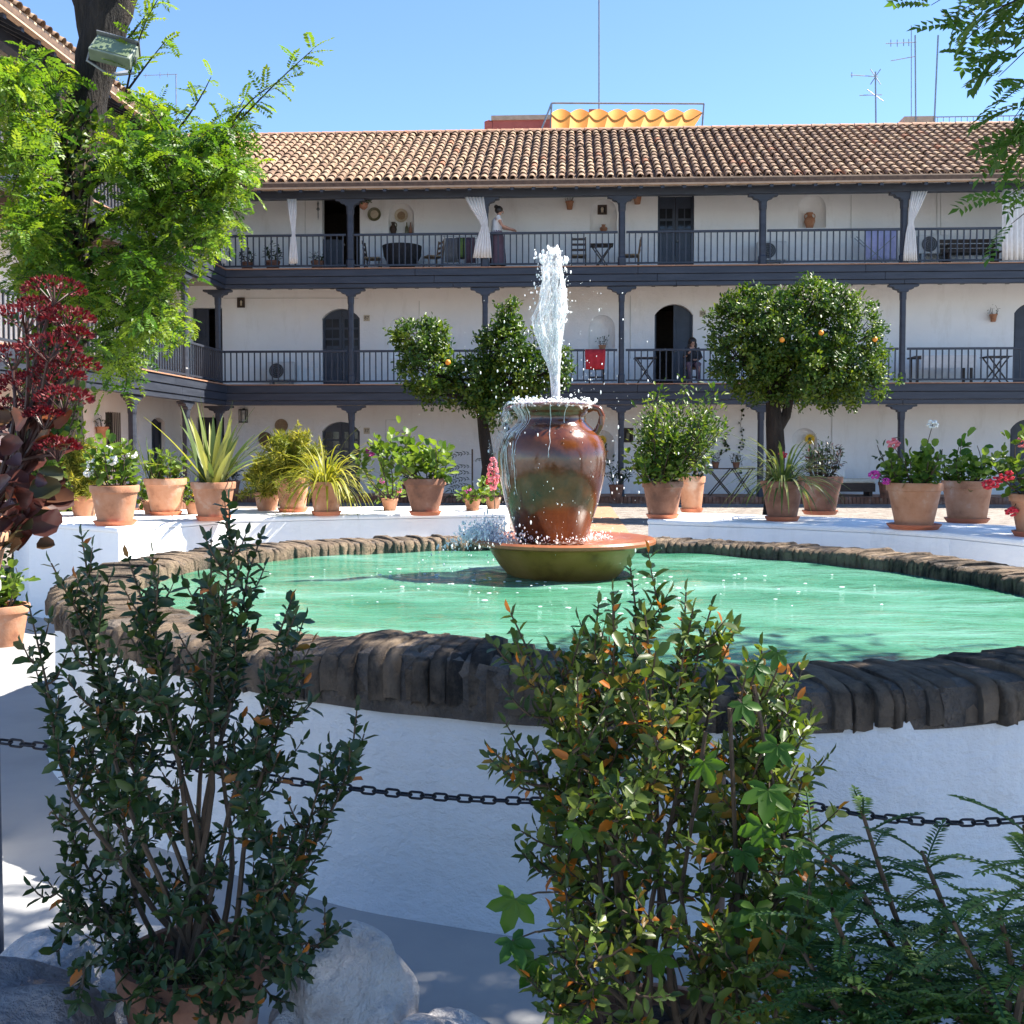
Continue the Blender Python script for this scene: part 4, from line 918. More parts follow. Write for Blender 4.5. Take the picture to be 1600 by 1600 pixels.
# ================================================================ PEOPLE
def person(name_label, joints, edges, rad, base, garments, hair, faced, group=None):
    """joints relative to base; skin modifier grows one body"""
    t = thing('person', name_label, 'person', base)
    me = bpy.data.meshes.new('body'); names = list(joints)
    me.from_pydata([joints[k] for k in names], [(names.index(a), names.index(b)) for a, b in edges], [])
    o = bpy.data.objects.new('body', me); COL.objects.link(o); o.parent = t; me.materials.append(MATS['skin'])
    sk = o.modifiers.new('skin', 'SKIN'); sk.use_smooth_shade = True
    for i, k in enumerate(names):
        sv = me.skin_vertices[0].data[i]; sv.radius = rad[k] if isinstance(rad[k], tuple) else (rad[k], rad[k]); sv.use_root = (k == 'pelvis')
    ss = o.modifiers.new('sub', 'SUBSURF'); ss.levels = 1; ss.render_levels = 2
    ORG[o.name] = Vector(base)
    for nm, mat, pts, rr in garments:
        g = MB()
        for seq, r_ in zip(pts, rr): g.tube([Vector(base)+Vector(p) for p in seq], r_, 14)
        g.build(nm, mat, t, smooth=True, angle=70)
    h = MB(); 
    for c, r_, sc in hair: h.ball(Vector(base)+Vector(c), r_, 14, 10, sc, jit=lambda a, z: .04*math.sin(9*a+5*z))
    h.build('hair', 'hair', t, smooth=True)
    hd = Vector(base)+Vector(joints['head']); f = Vector(faced).normalized(); s_ = f.cross(Vector((0, 0, 1)))
    fm_ = MB(); fm_.ball(hd+f*.098+Vector((0, 0, -.005)), .017, 8, 6, (1, 1, 1.5))
    nose = fm_.build('nose', 'skin', t, smooth=True)
    fm_ = MB(); fm_.ball(hd+f*.088+s_*.034+Vector((0, 0, .02)), .011, 8, 6); fm_.ball(hd+f*.088-s_*.034+Vector((0, 0, .02)), .011, 8, 6); fm_.ball(hd+f*.088+Vector((0, 0, -.05)), .016, 8, 6, (1.2, 1.2, .4)); fm_.build('eyes_and_mouth', 'hair', t, smooth=True)
    return t
# woman standing at the rail, looking down at her hands
b = gl(776, 2, .22); 
J = dict(pelvis=(0, 0, .92), waist=(.0, 0, 1.05), chest=(.03, -.02, 1.24), neck=(.05, -.03, 1.38), skull=(.075, -.045, 1.45), head=(.09, -.055, 1.52), crown=(.085, -.05, 1.60),
         sl=(.05, -.15, 1.33), el=(.16, -.22, 1.10), wl=(.37, -.20, 1.02), hl=(.45, -.19, 1.0), sr=(.03, .12, 1.33), er=(.17, .10, 1.09), wr=(.38, .0, 1.03), hr=(.45, -.03, 1.0),
         hipl=(0, -.09, .88), kl=(.04, -.1, .48), al=(.0, -.1, .08), tl=(.13, -.11, .03), hipr=(0, .09, .88), kr=(.03, .1, .48), ar=(-.03, .1, .08), tr=(.10, .11, .03))
for s, dy in (('l', -1), ('r', 1)):
    w_ = Vector(J['h'+s])
    for i in range(4): J[f'f{s}{i}'] = (w_.x+.055-.006*abs(i-1), w_.y+(i-1.5)*.021, w_.z-.012); J[f'g{s}{i}'] = (w_.x+.085-.009*abs(i-1), w_.y+(i-1.5)*.022, w_.z-.04)
    J[f'th{s}'] = (w_.x+.01, w_.y-dy*.055, w_.z+.01)
E = [('pelvis', 'waist'), ('waist', 'chest'), ('chest', 'neck'), ('neck', 'skull'), ('skull', 'head'), ('head', 'crown'), ('chest', 'sl'), ('sl', 'el'), ('el', 'wl'), ('wl', 'hl'), ('chest', 'sr'), ('sr', 'er'), ('er', 'wr'), ('wr', 'hr'),
     ('pelvis', 'hipl'), ('hipl', 'kl'), ('kl', 'al'), ('al', 'tl'), ('pelvis', 'hipr'), ('hipr', 'kr'), ('kr', 'ar'), ('ar', 'tr')]
E += [(f'h{s}', f'f{s}{i}') for s in 'lr' for i in range(4)]+[(f'f{s}{i}', f'g{s}{i}') for s in 'lr' for i in range(4)]+[(f'h{s}', f'th{s}') for s in 'lr']
def radii(J):
    r_ = dict(pelvis=.13, waist=.11, chest=.125, neck=.05, skull=.06, head=.085, crown=.07)
    for s in 'lr':
        r_.update({f's{s}': .052, f'e{s}': .038, f'w{s}': .027, f'h{s}': .03, f'hip{s}': .085, f'k{s}': .06, f'a{s}': .04, f't{s}': .035, f'th{s}': .009})
        for i in range(4): r_[f'f{s}{i}'] = .009; r_[f'g{s}{i}'] = .008
    return r_
person('woman in a white top and long dark skirt standing at the top gallery rail', J, E, radii(J), b,
    [('top', 'cloth_white', [[(0, 0, .96), (.0, 0, 1.08), (.025, -.02, 1.24), (.045, -.03, 1.36)], [(.045, -.13, 1.35), (.09, -.19, 1.24)], [(.03, .1, 1.35), (.08, .13, 1.24)]], [[.155, .14, .152, .075], [.068, .062], [.068, .062]]),
     ('skirt', 'cloth_purple', [[(0, 0, 1.0), (.0, 0, .85), (.03, 0, .5), (.03, 0, .1)]], [[.145, .185, .20, .23]])],
    [((.06, -.045, 1.545), .108, (1, .95, 1)), ((-.01, -.03, 1.63), .055, (1, 1, 1))], (.9, -.2, -.35))
# woman sitting in the open doorway
b = gl(1082, 1, .75)
J2 = dict(pelvis=(0, .1, .52), waist=(0, .1, .66), chest=(0, .07, .86), neck=(0, .05, 1.01), skull=(0, .03, 1.08), head=(0, .02, 1.15), crown=(0, .03, 1.23),
          sl=(-.15, .06, .96), el=(-.22, -.05, .74), wl=(-.10, -.18, .86), hl=(-.06, -.19, .93), sr=(.15, .06, .96), er=(.23, -.02, .72), wr=(.10, -.2, .66), hr=(.03, -.24, .66),
          hipl=(-.09, .06, .50), kl=(-.11, -.34, .52), al=(-.11, -.36, .10), tl=(-.12, -.48, .035), hipr=(.09, .06, .50), kr=(.11, -.34, .52), ar=(.11, -.34, .10), tr=(.13, -.46, .035))
for s, dx in (('l', -1), ('r', 1)):
    w_ = Vector(J2['h'+s]); up = 1 if s == 'l' else 0
    for i in range(4): J2[f'f{s}{i}'] = (w_.x+(i-1.5)*.021, w_.y-.05*(1-up)-.01, w_.z+.05*up); J2[f'g{s}{i}'] = (w_.x+(i-1.5)*.022, w_.y-.065*(1-up)+.015*up, w_.z+.08*up-.03*(1-up))
    J2[f'th{s}'] = (w_.x-dx*.055, w_.y-.01, w_.z+.01)
person('dark haired woman in dark clothes seated in the open middle gallery doorway', J2, E, radii(J2), b,
    [('top', 'cloth_black', [[(0, .1, .56), (0, .1, .68), (0, .07, .86), (0, .05, .99)], [(-.13, .06, .98), (-.21, -.04, .76), (-.12, -.16, .84)], [(.13, .06, .98), (.22, -.02, .74), (.12, -.17, .67)]], [[.165, .15, .16, .075], [.07, .055, .045], [.07, .055, .045]]),
     ('trousers', 'cloth_purple', [[(-.09, .1, .53), (-.11, -.34, .53), (-.11, -.36, .12)], [(.09, .1, .53), (.11, -.34, .53), (.11, -.34, .12)]], [[.11, .085, .075], [.11, .085, .075]])],
    [((0, .055, 1.175), .112, (1, .95, 1)), ((-.09, .06, 1.06), .05, (.8, .9, 1.8)), ((.09, .06, 1.06), .05, (.8, .9, 1.8))], (-.1, -1, -.1))
chair((b[0], b[1]+.1, b[2]), 0, 'plain wooden chair under the seated woman')
# ================================================================ TREES
rng = random.Random(11)
def proj(p):
    d = Vector(p)-Vector((0, 0, CAMH)); f = d.dot(_fw)
    if f <= .01: return None
    return 800+FPX*d.dot(_rt)/f, 800+SHIFT-FPX*d.dot(_up)/f
UPV = Vector((0, 0, 1))
def spray(LV, tw, a, b, rng, bend=.1, flen=.3, nl=9, leaf=.045, wid=.02, step=.10, base=None, rad=.008, droop=.5, keep=None):
    """a twig carrying pinnate leaves on both sides"""
    a = Vector(a); b = Vector(b); ln = (b-a).length; n = max(4, int(ln/.12)); pts = curve(a, b, rv(rng, bend*ln)+Vector((0, 0, .06*ln)), n)
    tw.tube(pts, [rad*(1-.75*i/(n-1)) for i in range(n)], 5, cap=False)
    m = max(2, int(ln/step)); d0 = (b-a).normalized()
    for i in range(m+1):
        t = (i+.4*rng.random())/m; t = min(1, t); k = min(n-2, int(t*(n-1))); q = pts[k].lerp(pts[k+1], t*(n-1)-k)
        side = d0.cross(UPV); side = side.normalized() if side.length > .1 else Vector((1, 0, 0))
        d = side*(1 if i % 2 else -1)*.7+d0*.5+rv(rng, .85)+Vector((0, 0, .15))
        if keep and not keep(q+d.normalized()*flen*.6): continue
        frond(LV, q, d, UPV+rv(rng, .75), flen*rng.uniform(.7, 1.15), nl, leaf*rng.uniform(.8, 1.15), wid, rng, base, droop=droop)
tY = 12.5; tk = [(196, -90, 40), (182, -20, 40), (163, 50, 37), (140, 140, 34), (120, 250, 33), (106, 380, 37), (98, 480, 41), (90, 640, 46), (86, 760, 54), (84, 850, 66)]
tb_ = atY(84, 880, tY); tree = thing('locust_tree', 'old leaning tree with dark bark and feathery yellow green leaves', 'tree', (tb_.x, tY, 0))
mb = MB(); pts = [atY(a, b, tY) for a, b, r in tk]; pts.append(Vector((pts[-1].x, tY, -.05))); rad = [r*tY/FPX*.88 for a, b, r in tk]+[.52]
fine = []; fr = []
for i in range(len(pts)-1):
    for k in range(4): fine.append(pts[i].lerp(pts[i+1], k/4)); fr.append(rad[i]+(rad[i+1]-rad[i])*k/4)
fine.append(pts[-1]); fr.append(rad[-1]); mb.tube(fine, fr, 18, noise_=.07, rng=rng); mb.build('trunk', 'bark', tree, smooth=True, angle=80)
mb = MB(); mb.tube(curve(atY(158, 70, tY), atY(85, -120, tY), (.05, 0, 0)), [.22, .2, .18, .17, .16, .15, .14], 12, noise_=.06, rng=rng); mb.build('limb', 'bark', tree, smooth=True, angle=80)
masses = [((25, 130), 60, 75, 30), ((40, 240), 65, 95, 34), ((55, 350), 75, 80, 30), ((265, 240), 90, 70, 30), ((320, 290), 85, 75, 40), ((240, 330), 90, 80, 34), ((190, 250), 55, 80, 20), ((330, 215), 60, 40, 14), ((220, 420), 100, 55, 36), ((150, 480), 70, 45, 20),
          ((230, 500), 75, 60, 26), ((180, 560), 55, 45, 16), ((310, 370), 60, 45, 16), ((60, 430), 75, 55, 22), ((90, 130), 30, 40, 5), ((245, 180), 60, 40, 12), ((360, 255), 50, 40, 12)]
LV = Leaves(); tw = MB()
for (c, rx, ry, n_) in masses:
    for _ in range(int(n_*1.75)):
        u = rv(rng); k = rng.uniform(.5, 1.0); dep = tY-1.0+rng.uniform(-1.2, .9)
        st = atY(c[0]+rng.uniform(-.25, .25)*rx, c[1]+rng.uniform(-.25, .25)*ry, dep+.2); en = atY(c[0]+u.x*rx*k, c[1]-u.z*ry*k, dep-.1+u.y*.5)
        if (en-st).length < .25: continue
        spray(LV, tw, st, en, rng, .2, .19, 6, .060, .034, .075, base=rng.choice([.1, .3, .5, .7, .85]), rad=.007, droop=.8)
for a, b, dep in (((300, 270), (488, 78), 11.3), ((340, 240), (430, 130), 11.2), ((330, 250), (385, 150), 11.4), ((196, 150), (252, -10), 12.0), ((200, 140), (262, 60), 12.0), ((280, 200), (330, 120), 11.6), ((200, 60), (235, 15), 12.1), ((350, 280), (395, 300), 11.0), ((300, 330), (372, 345), 11.0), ((180, 560), (165, 610), 11.5), ((200, 590), (190, 622), 11.4)):
    spray(LV, tw, atY(*a, dep), atY(*b, dep), rng, .06, .26, 8, .062, .032, .07, base=.7, rad=.014)
for (c, rx, ry, n_) in masses[:13]:
    q = atY(c[0], c[1], tY-.8); o_ = min(fine, key=lambda f_: (f_-q).length+.6*abs(f_.z-q.z+.4)); tw.tube(curve(o_, q, (0, 0, .12), 6), [.06, .05, .04, .03, .022, .015], 7)
tw.build('branches', 'bark', tree); LV.build('crown', 'leaf_acacia', tree, 'diamond')
# ivy-like suckers hugging the trunk
iv = thing('trunk_vine', 'dark leafy vine climbing the leaning trunk', 'vine', (tb_.x, tY-.5, 0)); LV = Leaves(); tw = MB()
for s in range(9):
    x0 = rng.uniform(-.45, .4); pts_ = []
    for k in range(26):
        f_ = fine[max(0, len(fine)-2-k)]; pts_.append(f_+Vector((x0*.9+.08*math.sin(k*.7+s), -.36-.05*math.sin(k+s), 0)))
    tw.tube(pts_, .012, 5)
    for q in pts_:
        for _ in range(9): LV.add(q+rv(rng, .17), rv(rng)+Vector((0, -.7, -.2)), Vector((0, -1, .5))+rv(rng, .6), rng.uniform(.07, .12), rng.uniform(.055, .085))
tw.build('vine_stem', 'twig', iv); LV.build('vine_leaves', 'leaf_orange', iv, 'oval')
# floodlight on the trunk
c = atY(178, 80, tY-.52); t = thing('floodlight', 'old metal floodlight strapped to the leaning trunk', 'lamp', c); Rm = Euler((R(-38), R(14), R(6))).to_matrix()
def fb(name, x0, x1, y0, y1, z0, z1, mat, par, bev=.012):
    mb = MB(); mb.box(x0, x1, y0, y1, z0, z1); mb.v = [tuple(c+Rm@Vector(q)) for q in mb.v]; return mb.build(name, mat, par, bevel=bev)
cs = fb('lamp_case', -.23, .23, -.06, .09, -.14, .14, 'lamp_case', t); fb('lamp_glass', -.20, .20, -.068, -.062, -.115, .115, 'lamp_glass', cs, 0); fb('visor', -.24, .24, -.10, .10, .142, .156, 'steel', cs, 0)
mb = MB(); mb.tube([c+Rm@Vector(q) for q in ((-.25, 0, 0), (-.27, .12, -.12), (0, .2, -.17), (.27, .12, -.12), (.25, 0, 0))], .015, 6); mb.tube([c+Rm@Vector((0, .2, -.17)), c+Vector((-.05, .5, -.05))], .02, 6); mb.build('lamp_bracket', 'steel', t)
# right hand shade tree: trunk outside the picture, sprays reach into it
rt_ = thing('shade_tree', 'feathery leaved tree whose sprays hang in beside the roof end', 'tree', (5.6, 4.6, 0))
mb = MB(); mb.tube([(5.6, 4.6, -.1), (5.55, 4.6, .8), (5.35, 4.5, 1.8), (5.0, 4.4, 2.8), (4.4, 4.2, 3.8), (3.8, 4.0, 4.6)], [.30, .24, .21, .19, .15, .09], 14, noise_=.06, rng=rng); mb.build('trunk', 'bark', rt_, smooth=True, angle=80)
LV = Leaves(); tw = MB(); CC = Vector((3.55, 3.75, 4.9)); CR = Vector((3.0, 2.2, 1.55))
GAPS = [(Vector((.38, 2.35, 1.08)), .34), (Vector((.30, 2.35, .85)), .10), (Vector((.18, 2.3, 1.05)), .07), (Vector((-.05, 2.3, .95)), .07), (Vector((.5, 2.4, 1.0)), .10)]  # gaps cut into the unseen crown so sun patches fall on the bush
def lit(p):
    p = Vector(p)
    for g0, r_ in GAPS:
        d = p-g0
        if (d-tosun*d.dot(tosun)).length < r_: return False
    return True
def unseen(p):
    q = proj(p); return q is None or not (-40 < q[0] < 1640 and -50 < q[1] < 1650)
cnt = 0
while cnt < 560:
    u = rv(rng); k = rng.uniform(.25, .95); en = CC+Vector((u.x*CR.x*k, u.y*CR.y*k, u.z*CR.z*k)); st = en+(CC-en)*rng.uniform(.25, .5)+rv(rng, .2)
    if not (unseen(en) and unseen(st)) or st.y < .8: continue
    spray(LV, tw, st, en, rng, .12, .30, 7, .07, .036, .15, rad=.01, keep=lambda p: unseen(p) and lit(p)); cnt += 1
for k in range(14): u = rv(rng); tw.tube(curve((4.3, 4.2, 3.9), CC+Vector((u.x*2.2, u.y*1.6, abs(u.z)*1.0)), (0, 0, .25), 7), [.07, .06, .05, .04, .03, .02, .012], 6)
for a, b, dep in (((1760, -60), (1455, 8), 4.0), ((1700, -30), (1500, 70), 4.0), ((1720, 20), (1560, 120), 4.1), ((1740, 60), (1580, 190), 4.2), ((1720, 180), (1585, 240), 4.2), ((1720, 250), (1570, 310), 4.3), ((1740, -80), (1540, 20), 4.1), ((1720, 60), (1590, 260), 4.2), ((1720, -40), (1560, 60), 4.3), ((1700, -20), (1520, 40), 4.2), ((1700, 100), (1555, 165), 4.1), ((1690, 140), (1575, 215), 4.3), ((1700, 300), (1580, 350), 4.2), ((1690, 20), (1540, 100), 4.25), ((1680, -60), (1480, 25), 4.15)):
    spray(LV, tw, atY(*a, dep), atY(*b, dep), rng, .08, .2, 9, .05, .023, .075, base=.45, rad=.005, droop=.7)
tw.build('branches', 'bark', rt_); LV.build('crown', 'leaf_acacia_dark', rt_, 'diamond')
# second shade tree off the picture, over the flower ledge
r2 = thing('ledge_tree', 'shade tree standing beyond the end of the curved flower ledge', 'tree', (7.6, 10.3, 0)); LV = Leaves(); tw = MB()
mb = MB(); mb.tube([(7.6, 10.3, -.1), (7.55, 10.3, 1), (7.45, 10.25, 2.2), (7.2, 10.3, 3.4)], [.22, .17, .15, .1], 12, noise_=.06, rng=rng); mb.build('trunk', 'bark', r2, smooth=True)
cnt = 0
while cnt < 420:
    u = rv(rng); k = rng.uniform(.3, 1); en = Vector((6.7+u.x*2.6*k, 10.6+u.y*2.3*k, 5.0+u.z*2.4*k)); st = en+(Vector((6.9, 10.5, 4.8))-en)*.4
    if not (unseen(en) and unseen(st)): continue
    spray(LV, tw, st, en, rng, .1, .32, 7, .08, .045, .16, rad=.012, keep=unseen); cnt += 1
for k in range(10): u = rv(rng); tw.tube(curve((7.3, 10.3, 3.0), (7.1+u.x*1.4, 10.3+u.y*1.2, 4.2+abs(u.z)), (0, 0, .2), 6), [.07, .055, .045, .03, .02, .012], 6)
tw.build('branches', 'bark', r2); LV.build('crown', 'leaf_acacia_dark', r2, 'diamond')

# orange trees
def citrus(label, trunk, lobes, Y, nclump, fruit, seed):
    rng = random.Random(seed); b0 = atY(trunk[-1][0], trunk[-1][1], Y); t = thing('orange_tree', label, 'tree', (b0.x, Y, .12), 'orange trees of the courtyard')
    pts = [atY(a, b, Y) for a, b, r in trunk]; pts.append(Vector((pts[-1].x, Y, .1))); rad = [r*Y/FPX for a, b, r in trunk]+[trunk[-1][2]*Y/FPX*1.25]
    mb = MB(); mb.tube(pts, rad, 12, noise_=.06, rng=rng); mb.build('trunk', 'bark', t, smooth=True, angle=80)
    top = pts[0]; LV = Leaves(); tw = MB(); fr_ = []
    tot = sum(l[2]*l[3] for l in lobes)
    for (cx, cy, rx, ry) in lobes:
        C = atY(cx, cy, Y); ax = rx*Y/FPX; az = ry*Y/FPX; ay = min(ax, 1.25)
        tw.tube(curve(top, C, (0, 0, .1), 6), [.07, .06, .05, .04, .03, .02], 7)
        for _ in range(int(nclump*rx*ry/tot)):
            u = rv(rng); k = rng.uniform(.25, 1.0)**.45; k *= 1+.10*math.sin(5*u.x+3*u.z+cx)+(rng.uniform(0, .28) if rng.random() < .1 else 0)
            c = C+Vector((u.x*ax*k, u.y*ay*k, u.z*az*k)); 
            if rng.random() < .5: tw.tube([C.lerp(c, .45), c], [.012, .005], 4, cap=False)
            cr = rng.random()
            for _ in range(24):
                d = rv(rng)+u*.6+Vector((0, 0, .25)); q = c+rv(rng, rng.uniform(.02, .17)); LV.add(q, d, u+UPV*.5+rv(rng, .6), rng.uniform(.07, .11), rng.uniform(.038, .054), min(1, max(0, cr*.65+rng.uniform(-.1, .35))))
    tw.build('branches', 'bark', t); LV.build('crown', 'leaf_orange', t, 'oval')
    for (px, py) in fruit:
        q = atY(px, py, Y-.98); mb = MB(); mb.ball(q, .05, 10, 8); mb.build('orange', 'orange_fruit', t, smooth=True)
citrus('clipped round orange tree with forked trunk and a few ripe oranges', [(1207, 628, 10), (1210, 660, 13), (1212, 700, 14), (1211, 760, 14), (1210, 800, 17)],
       [(1180, 520, 78, 68), (1255, 515, 85, 78), (1325, 540, 66, 78), (1160, 570, 52, 52), (1260, 585, 85, 55), (1325, 590, 60, 45), (1215, 590, 60, 50), (1270, 470, 40, 32), (1165, 480, 36, 30)], 22, 1050, [(1222, 531), (1283, 520), (1367, 530)], 3)
mb = MB(); Yt = 22.0; mb.tube([atY(1216, 668, Yt), atY(1228, 650, Yt), atY(1234, 620, Yt), atY(1240, 590, Yt)], [.12, .10, .09, .06], 10); mb.build('trunk_fork', 'bark', [o for o in bpy.data.objects if o.name.startswith('orange_tree')][0], smooth=True)
citrus('taller ragged orange tree leaning out behind the water jar', [(752, 640, 8), (758, 690, 10), (764, 730, 11), (757, 780, 11), (750, 810, 13)],
       [(655, 530, 48, 32), (668, 580, 50, 40), (685, 618, 30, 20), (748, 600, 36, 40), (785, 545, 40, 50), (795, 595, 48, 46), (840, 575, 38, 44), (795, 500, 20, 28), (770, 640, 38, 26), (875, 575, 18, 30)], 20.5, 600, [(700, 566)], 9)

# ================================================================ POTTED PLANTS
def pot(t, c, h_, r1, r0, mat='terracotta', saucer=True, sr=None):
    x, y, z = c; z0 = z+(.022 if saucer else 0)
    mb = MB(); mb.lathe([(r0, z0), (r0*1.01, z0+.01), (r1*.93, z0+h_*.80), (r1*.935, z0+h_*.81), (r1, z0+h_*.82), (r1*1.02, z0+h_*.97), (r1*1.0, z0+h_), (r1*.9, z0+h_), (r1*.87, z0+h_*.88)], (x, y, 0), 32, jit=lambda a, z: .004*math.sin(3*a+9*z)); p = mb.build('pot', mat, t, smooth=True, angle=35)
    mb = MB(); mb.lathe([(r1*.885, z0+h_*.87), (r1*.5, z0+h_*.9), (.001, z0+h_*.91)], (x, y, 0), 20); mb.build('soil', 'soil', p, smooth=True)
    if saucer:
        s_ = sr or r0*1.3; mb = MB(); mb.lathe([(s_*.86, z), (s_, z+.035), (s_*1.0, z+.042), (s_*.95, z+.04), (s_*.82, z+.012), (.001, z+.012)], (x, y, 0), 30); mb.build('saucer', 'saucer', t, smooth=True)
    return z0+h_*.9
def strap(mb, rnds, p, az, ln, rise, wid, n=9, droop=1.0, fold=.25, rng=rng):
    p = Vector(p); d = Vector((math.cos(az)*math.cos(rise), math.sin(az)*math.cos(rise), math.sin(rise))); side = Vector((-math.sin(az), math.cos(az), 0)); vs = []; r_ = rng.random()
    for i in range(n+1):
        t = i/n; wv = wid*(math.sin(math.pi*min(1, t*.82+.18)))**.8 if t < 1 else .001
        vs += [p-side*wv, p-Vector((0, 0, wid*fold)), p+side*wv]; p = p+d*ln/n; d = (d+Vector((0, 0, -droop/n))).normalized()
    fs = []
    for i in range(n): a = i*3; fs += [(a, a+1, a+4, a+3), (a+1, a+2, a+5, a+4)]
    mb.add(vs, fs); rnds += [r_]*len(vs)
def strapplant(t, c, z, n_, ln, wid, rise, droop, mat, seed=1, r=.06, name='foliage'):
    rng = random.Random(seed); mb = MB(); rn = []
    for i in range(n_): a = rng.uniform(0, 2*math.pi); q = r*rng.random(); strap(mb, rn, (c[0]+q*math.cos(a), c[1]+q*math.sin(a), z-.01), a+rng.uniform(-.4, .4), ln*rng.uniform(.6, 1.15), rng.uniform(*rise), wid*rng.uniform(.7, 1.2), droop=droop*rng.uniform(.6, 1.3), rng=rng)
    o = mb.build(name, mat, t, smooth=True, angle=180); at = o.data.attributes.new('rnd', 'FLOAT', 'POINT'); at.data.foreach_set('value', rn)
def bushy(t, c, z, w_, h_, n_, leaf, mat, seed=1, kind='round', stems=9, flower=None, fl=[], lean=(0, 0), fr=.02, dens=1):
    rng = random.Random(seed); LV = Leaves(); tw = MB(); P0 = Vector((c[0], c[1], z-.02))
    for s in range(stems):
        a = 2*math.pi*s/stems+rng.uniform(-.4, .4); k = rng.uniform(.25, 1); tip = P0+Vector((math.cos(a)*w_*.5*k+lean[0], math.sin(a)*w_*.5*k+lean[1], h_*rng.uniform(.55, 1)*(1.15-.4*k))); pts = curve(P0+Vector((math.cos(a)*.05, math.sin(a)*.05, 0)), tip, (math.cos(a)*.05, math.sin(a)*.05, 0), 7); tw.tube(pts, [.008, .007, .006, .005, .004, .004, .003], 5)
        for i in range(int(n_/stems)):
            tt = rng.uniform(.2, 1); kk = min(5, int(tt*6)); q = pts[kk].lerp(pts[kk+1], tt*6-kk); d = rv(rng)+Vector((0, 0, .35)); L = leaf*rng.uniform(.65, 1.2); LV.add(q+d*rng.uniform(0, .05+.08*w_), d, UPV+rv(rng, .6), L, L*rng.uniform(.75, .95) if kind == 'round' else L*.45)
    tw.build('stems', 'twig', t); LV.build('foliage', mat, t, kind)
    for (dx, dy, dz, mat2, rr) in fl:
        L2 = Leaves(); q = Vector((c[0]+dx, c[1]+dy, z+dz))
        mb = MB(); mb.tube([P0+Vector((dx*.3, dy*.3, h_*.3)), q], [.004, .003], 4); st_ = mb.build('flower_stalk', 'twig', t)
        mb = MB()
        for _ in range(22): u = rv(rng); mb.ball(q+Vector((u.x*rr, u.y*rr, u.z*rr*.8)), rr*.36, 5, 4, (1, 1, .7))
        mb.build('flower', mat2, st_, smooth=True)
def fern(t, c, z, w_, h_, n_, mat, seed=1):
    """asparagus fern: plumes of fine needles"""
    rng = random.Random(seed); LV = Leaves(); tw = MB(); P0 = Vector((c[0], c[1], z-.02))
    for s in range(n_):
        a = rng.uniform(0, 2*math.pi); k = rng.uniform(.2, 1); pts = curve(P0, P0+Vector((math.cos(a)*w_*.5*k, math.sin(a)*w_*.5*k, h_*(1.05-.95*k*k)*rng.uniform(.6, 1)+.02-(.25*h_ if k > .85 else 0))), Vector((math.cos(a)*.04, math.sin(a)*.04, .12*h_)), 9); tw.tube(pts, .003, 4, cap=False); rr = rng.random()
        for i in range(75):
            tt = rng.uniform(.15, 1); kk = min(7, int(tt*8)); q = pts[kk].lerp(pts[kk+1], tt*8-kk); d = rv(rng)+Vector((0, 0, .3)); LV.add(q, d, rv(rng), rng.uniform(.05, .10), .008, min(1, max(0, rr+rng.uniform(-.25, .25))))
    tw.build('stems', 'leaf_bright', t); LV.build('foliage', mat, t, 'diamond')
def potted(label, px, py, rim_y, hw, bw, cat='potted plant', z=LT, mat='terracotta', name='potted_plant', group='potted plants on the flower ledges', saucer=True, sw=None):
    c = atZ(px, py, z); k = c.y/FPX; c = c+Vector((0, bw*k*.9, 0)); t = thing(name, label, cat, c, group)
    top = pot(t, c, (py-rim_y)*k*.93, hw*k, bw*k, mat, saucer, (sw or bw*1.2)*k); return t, c, top, k
t, c, z, k = potted('terracotta pot half hidden by the red flowering succulent, on the flower ledge', 60, 812, 744, 30, 20); bushy(t, c, z, .45, .3, 110, .07, 'leaf_bright', 31)
t, c, z, k = potted('terracotta pot with white flowered geranium at the sunlit ledge corner', 170, 822, 757, 38, 27, sw=34); bushy(t, c, z, .55, .50, 230, .075, 'leaf_bright', 32, fl=[(-.14, -.12, .22, 'petal_white', .045), (.05, -.15, .25, 'petal_white', .045), (-.02, -.1, .34, 'petal_white', .04), (.16, 0, .3, 'petal_white', .04), (-.2, -.05, .14, 'petal_white', .04)])
t, c, z, k = potted('terracotta pot with a fan leaved seedling and dry trailing stems', 252, 806, 746, 33, 22); bushy(t, c, z, .36, .34, 90, .075, 'leaf_bright', 33); strapplant(t, (c.x-.12, c.y, z), z, 22, .42, .012, (.7, 1.5), .3, 'leaf_strap', 3, name='palm_fan')
t, c, z, k = potted('terracotta pot with tall stiff sword leaves', 327, 814, 752, 35, 24); strapplant(t, c, z, 44, .74, .028, (.7, 1.5), .6, 'leaf_strap', 4, .12)
strapplant(t, c, z, 5, .85, .011, (.5, 1.0), .7, 'leaf_yellow', 5, .05, name='arching_blades')
t, c, z, k = potted('terracotta pot overflowing with feathery asparagus fern', 453, 801, 745, 27, 20); fern(t, c, z, .98, .62, 78, 'leaf_yellow', 6)
t, c, z, k = potted('terracotta pot with a yellowing spider plant spilling over its sides', 506, 806, 752, 26, 20); strapplant(t, c, z, 190, .60, .010, (.25, 1.45), 2.4, 'leaf_yellow', 7, .10)
t, c, z, k = potted('old grey brown pot with leggy geranium stems reaching sideways', 662, 806, 747, 34, 21, mat='terracotta_dark', sw=26); bushy(t, c, z, .74, .54, 330, .085, 'leaf_bright', 8, lean=(-.12, 0), stems=11, fl=[(-.55, 0, .3, 'petal_magenta', .05)]); bushy(t, (c.x-.38, c.y, 0), z-.12, .45, .55, 90, .08, 'leaf_bright', 88, lean=(-.15, 0), stems=5)
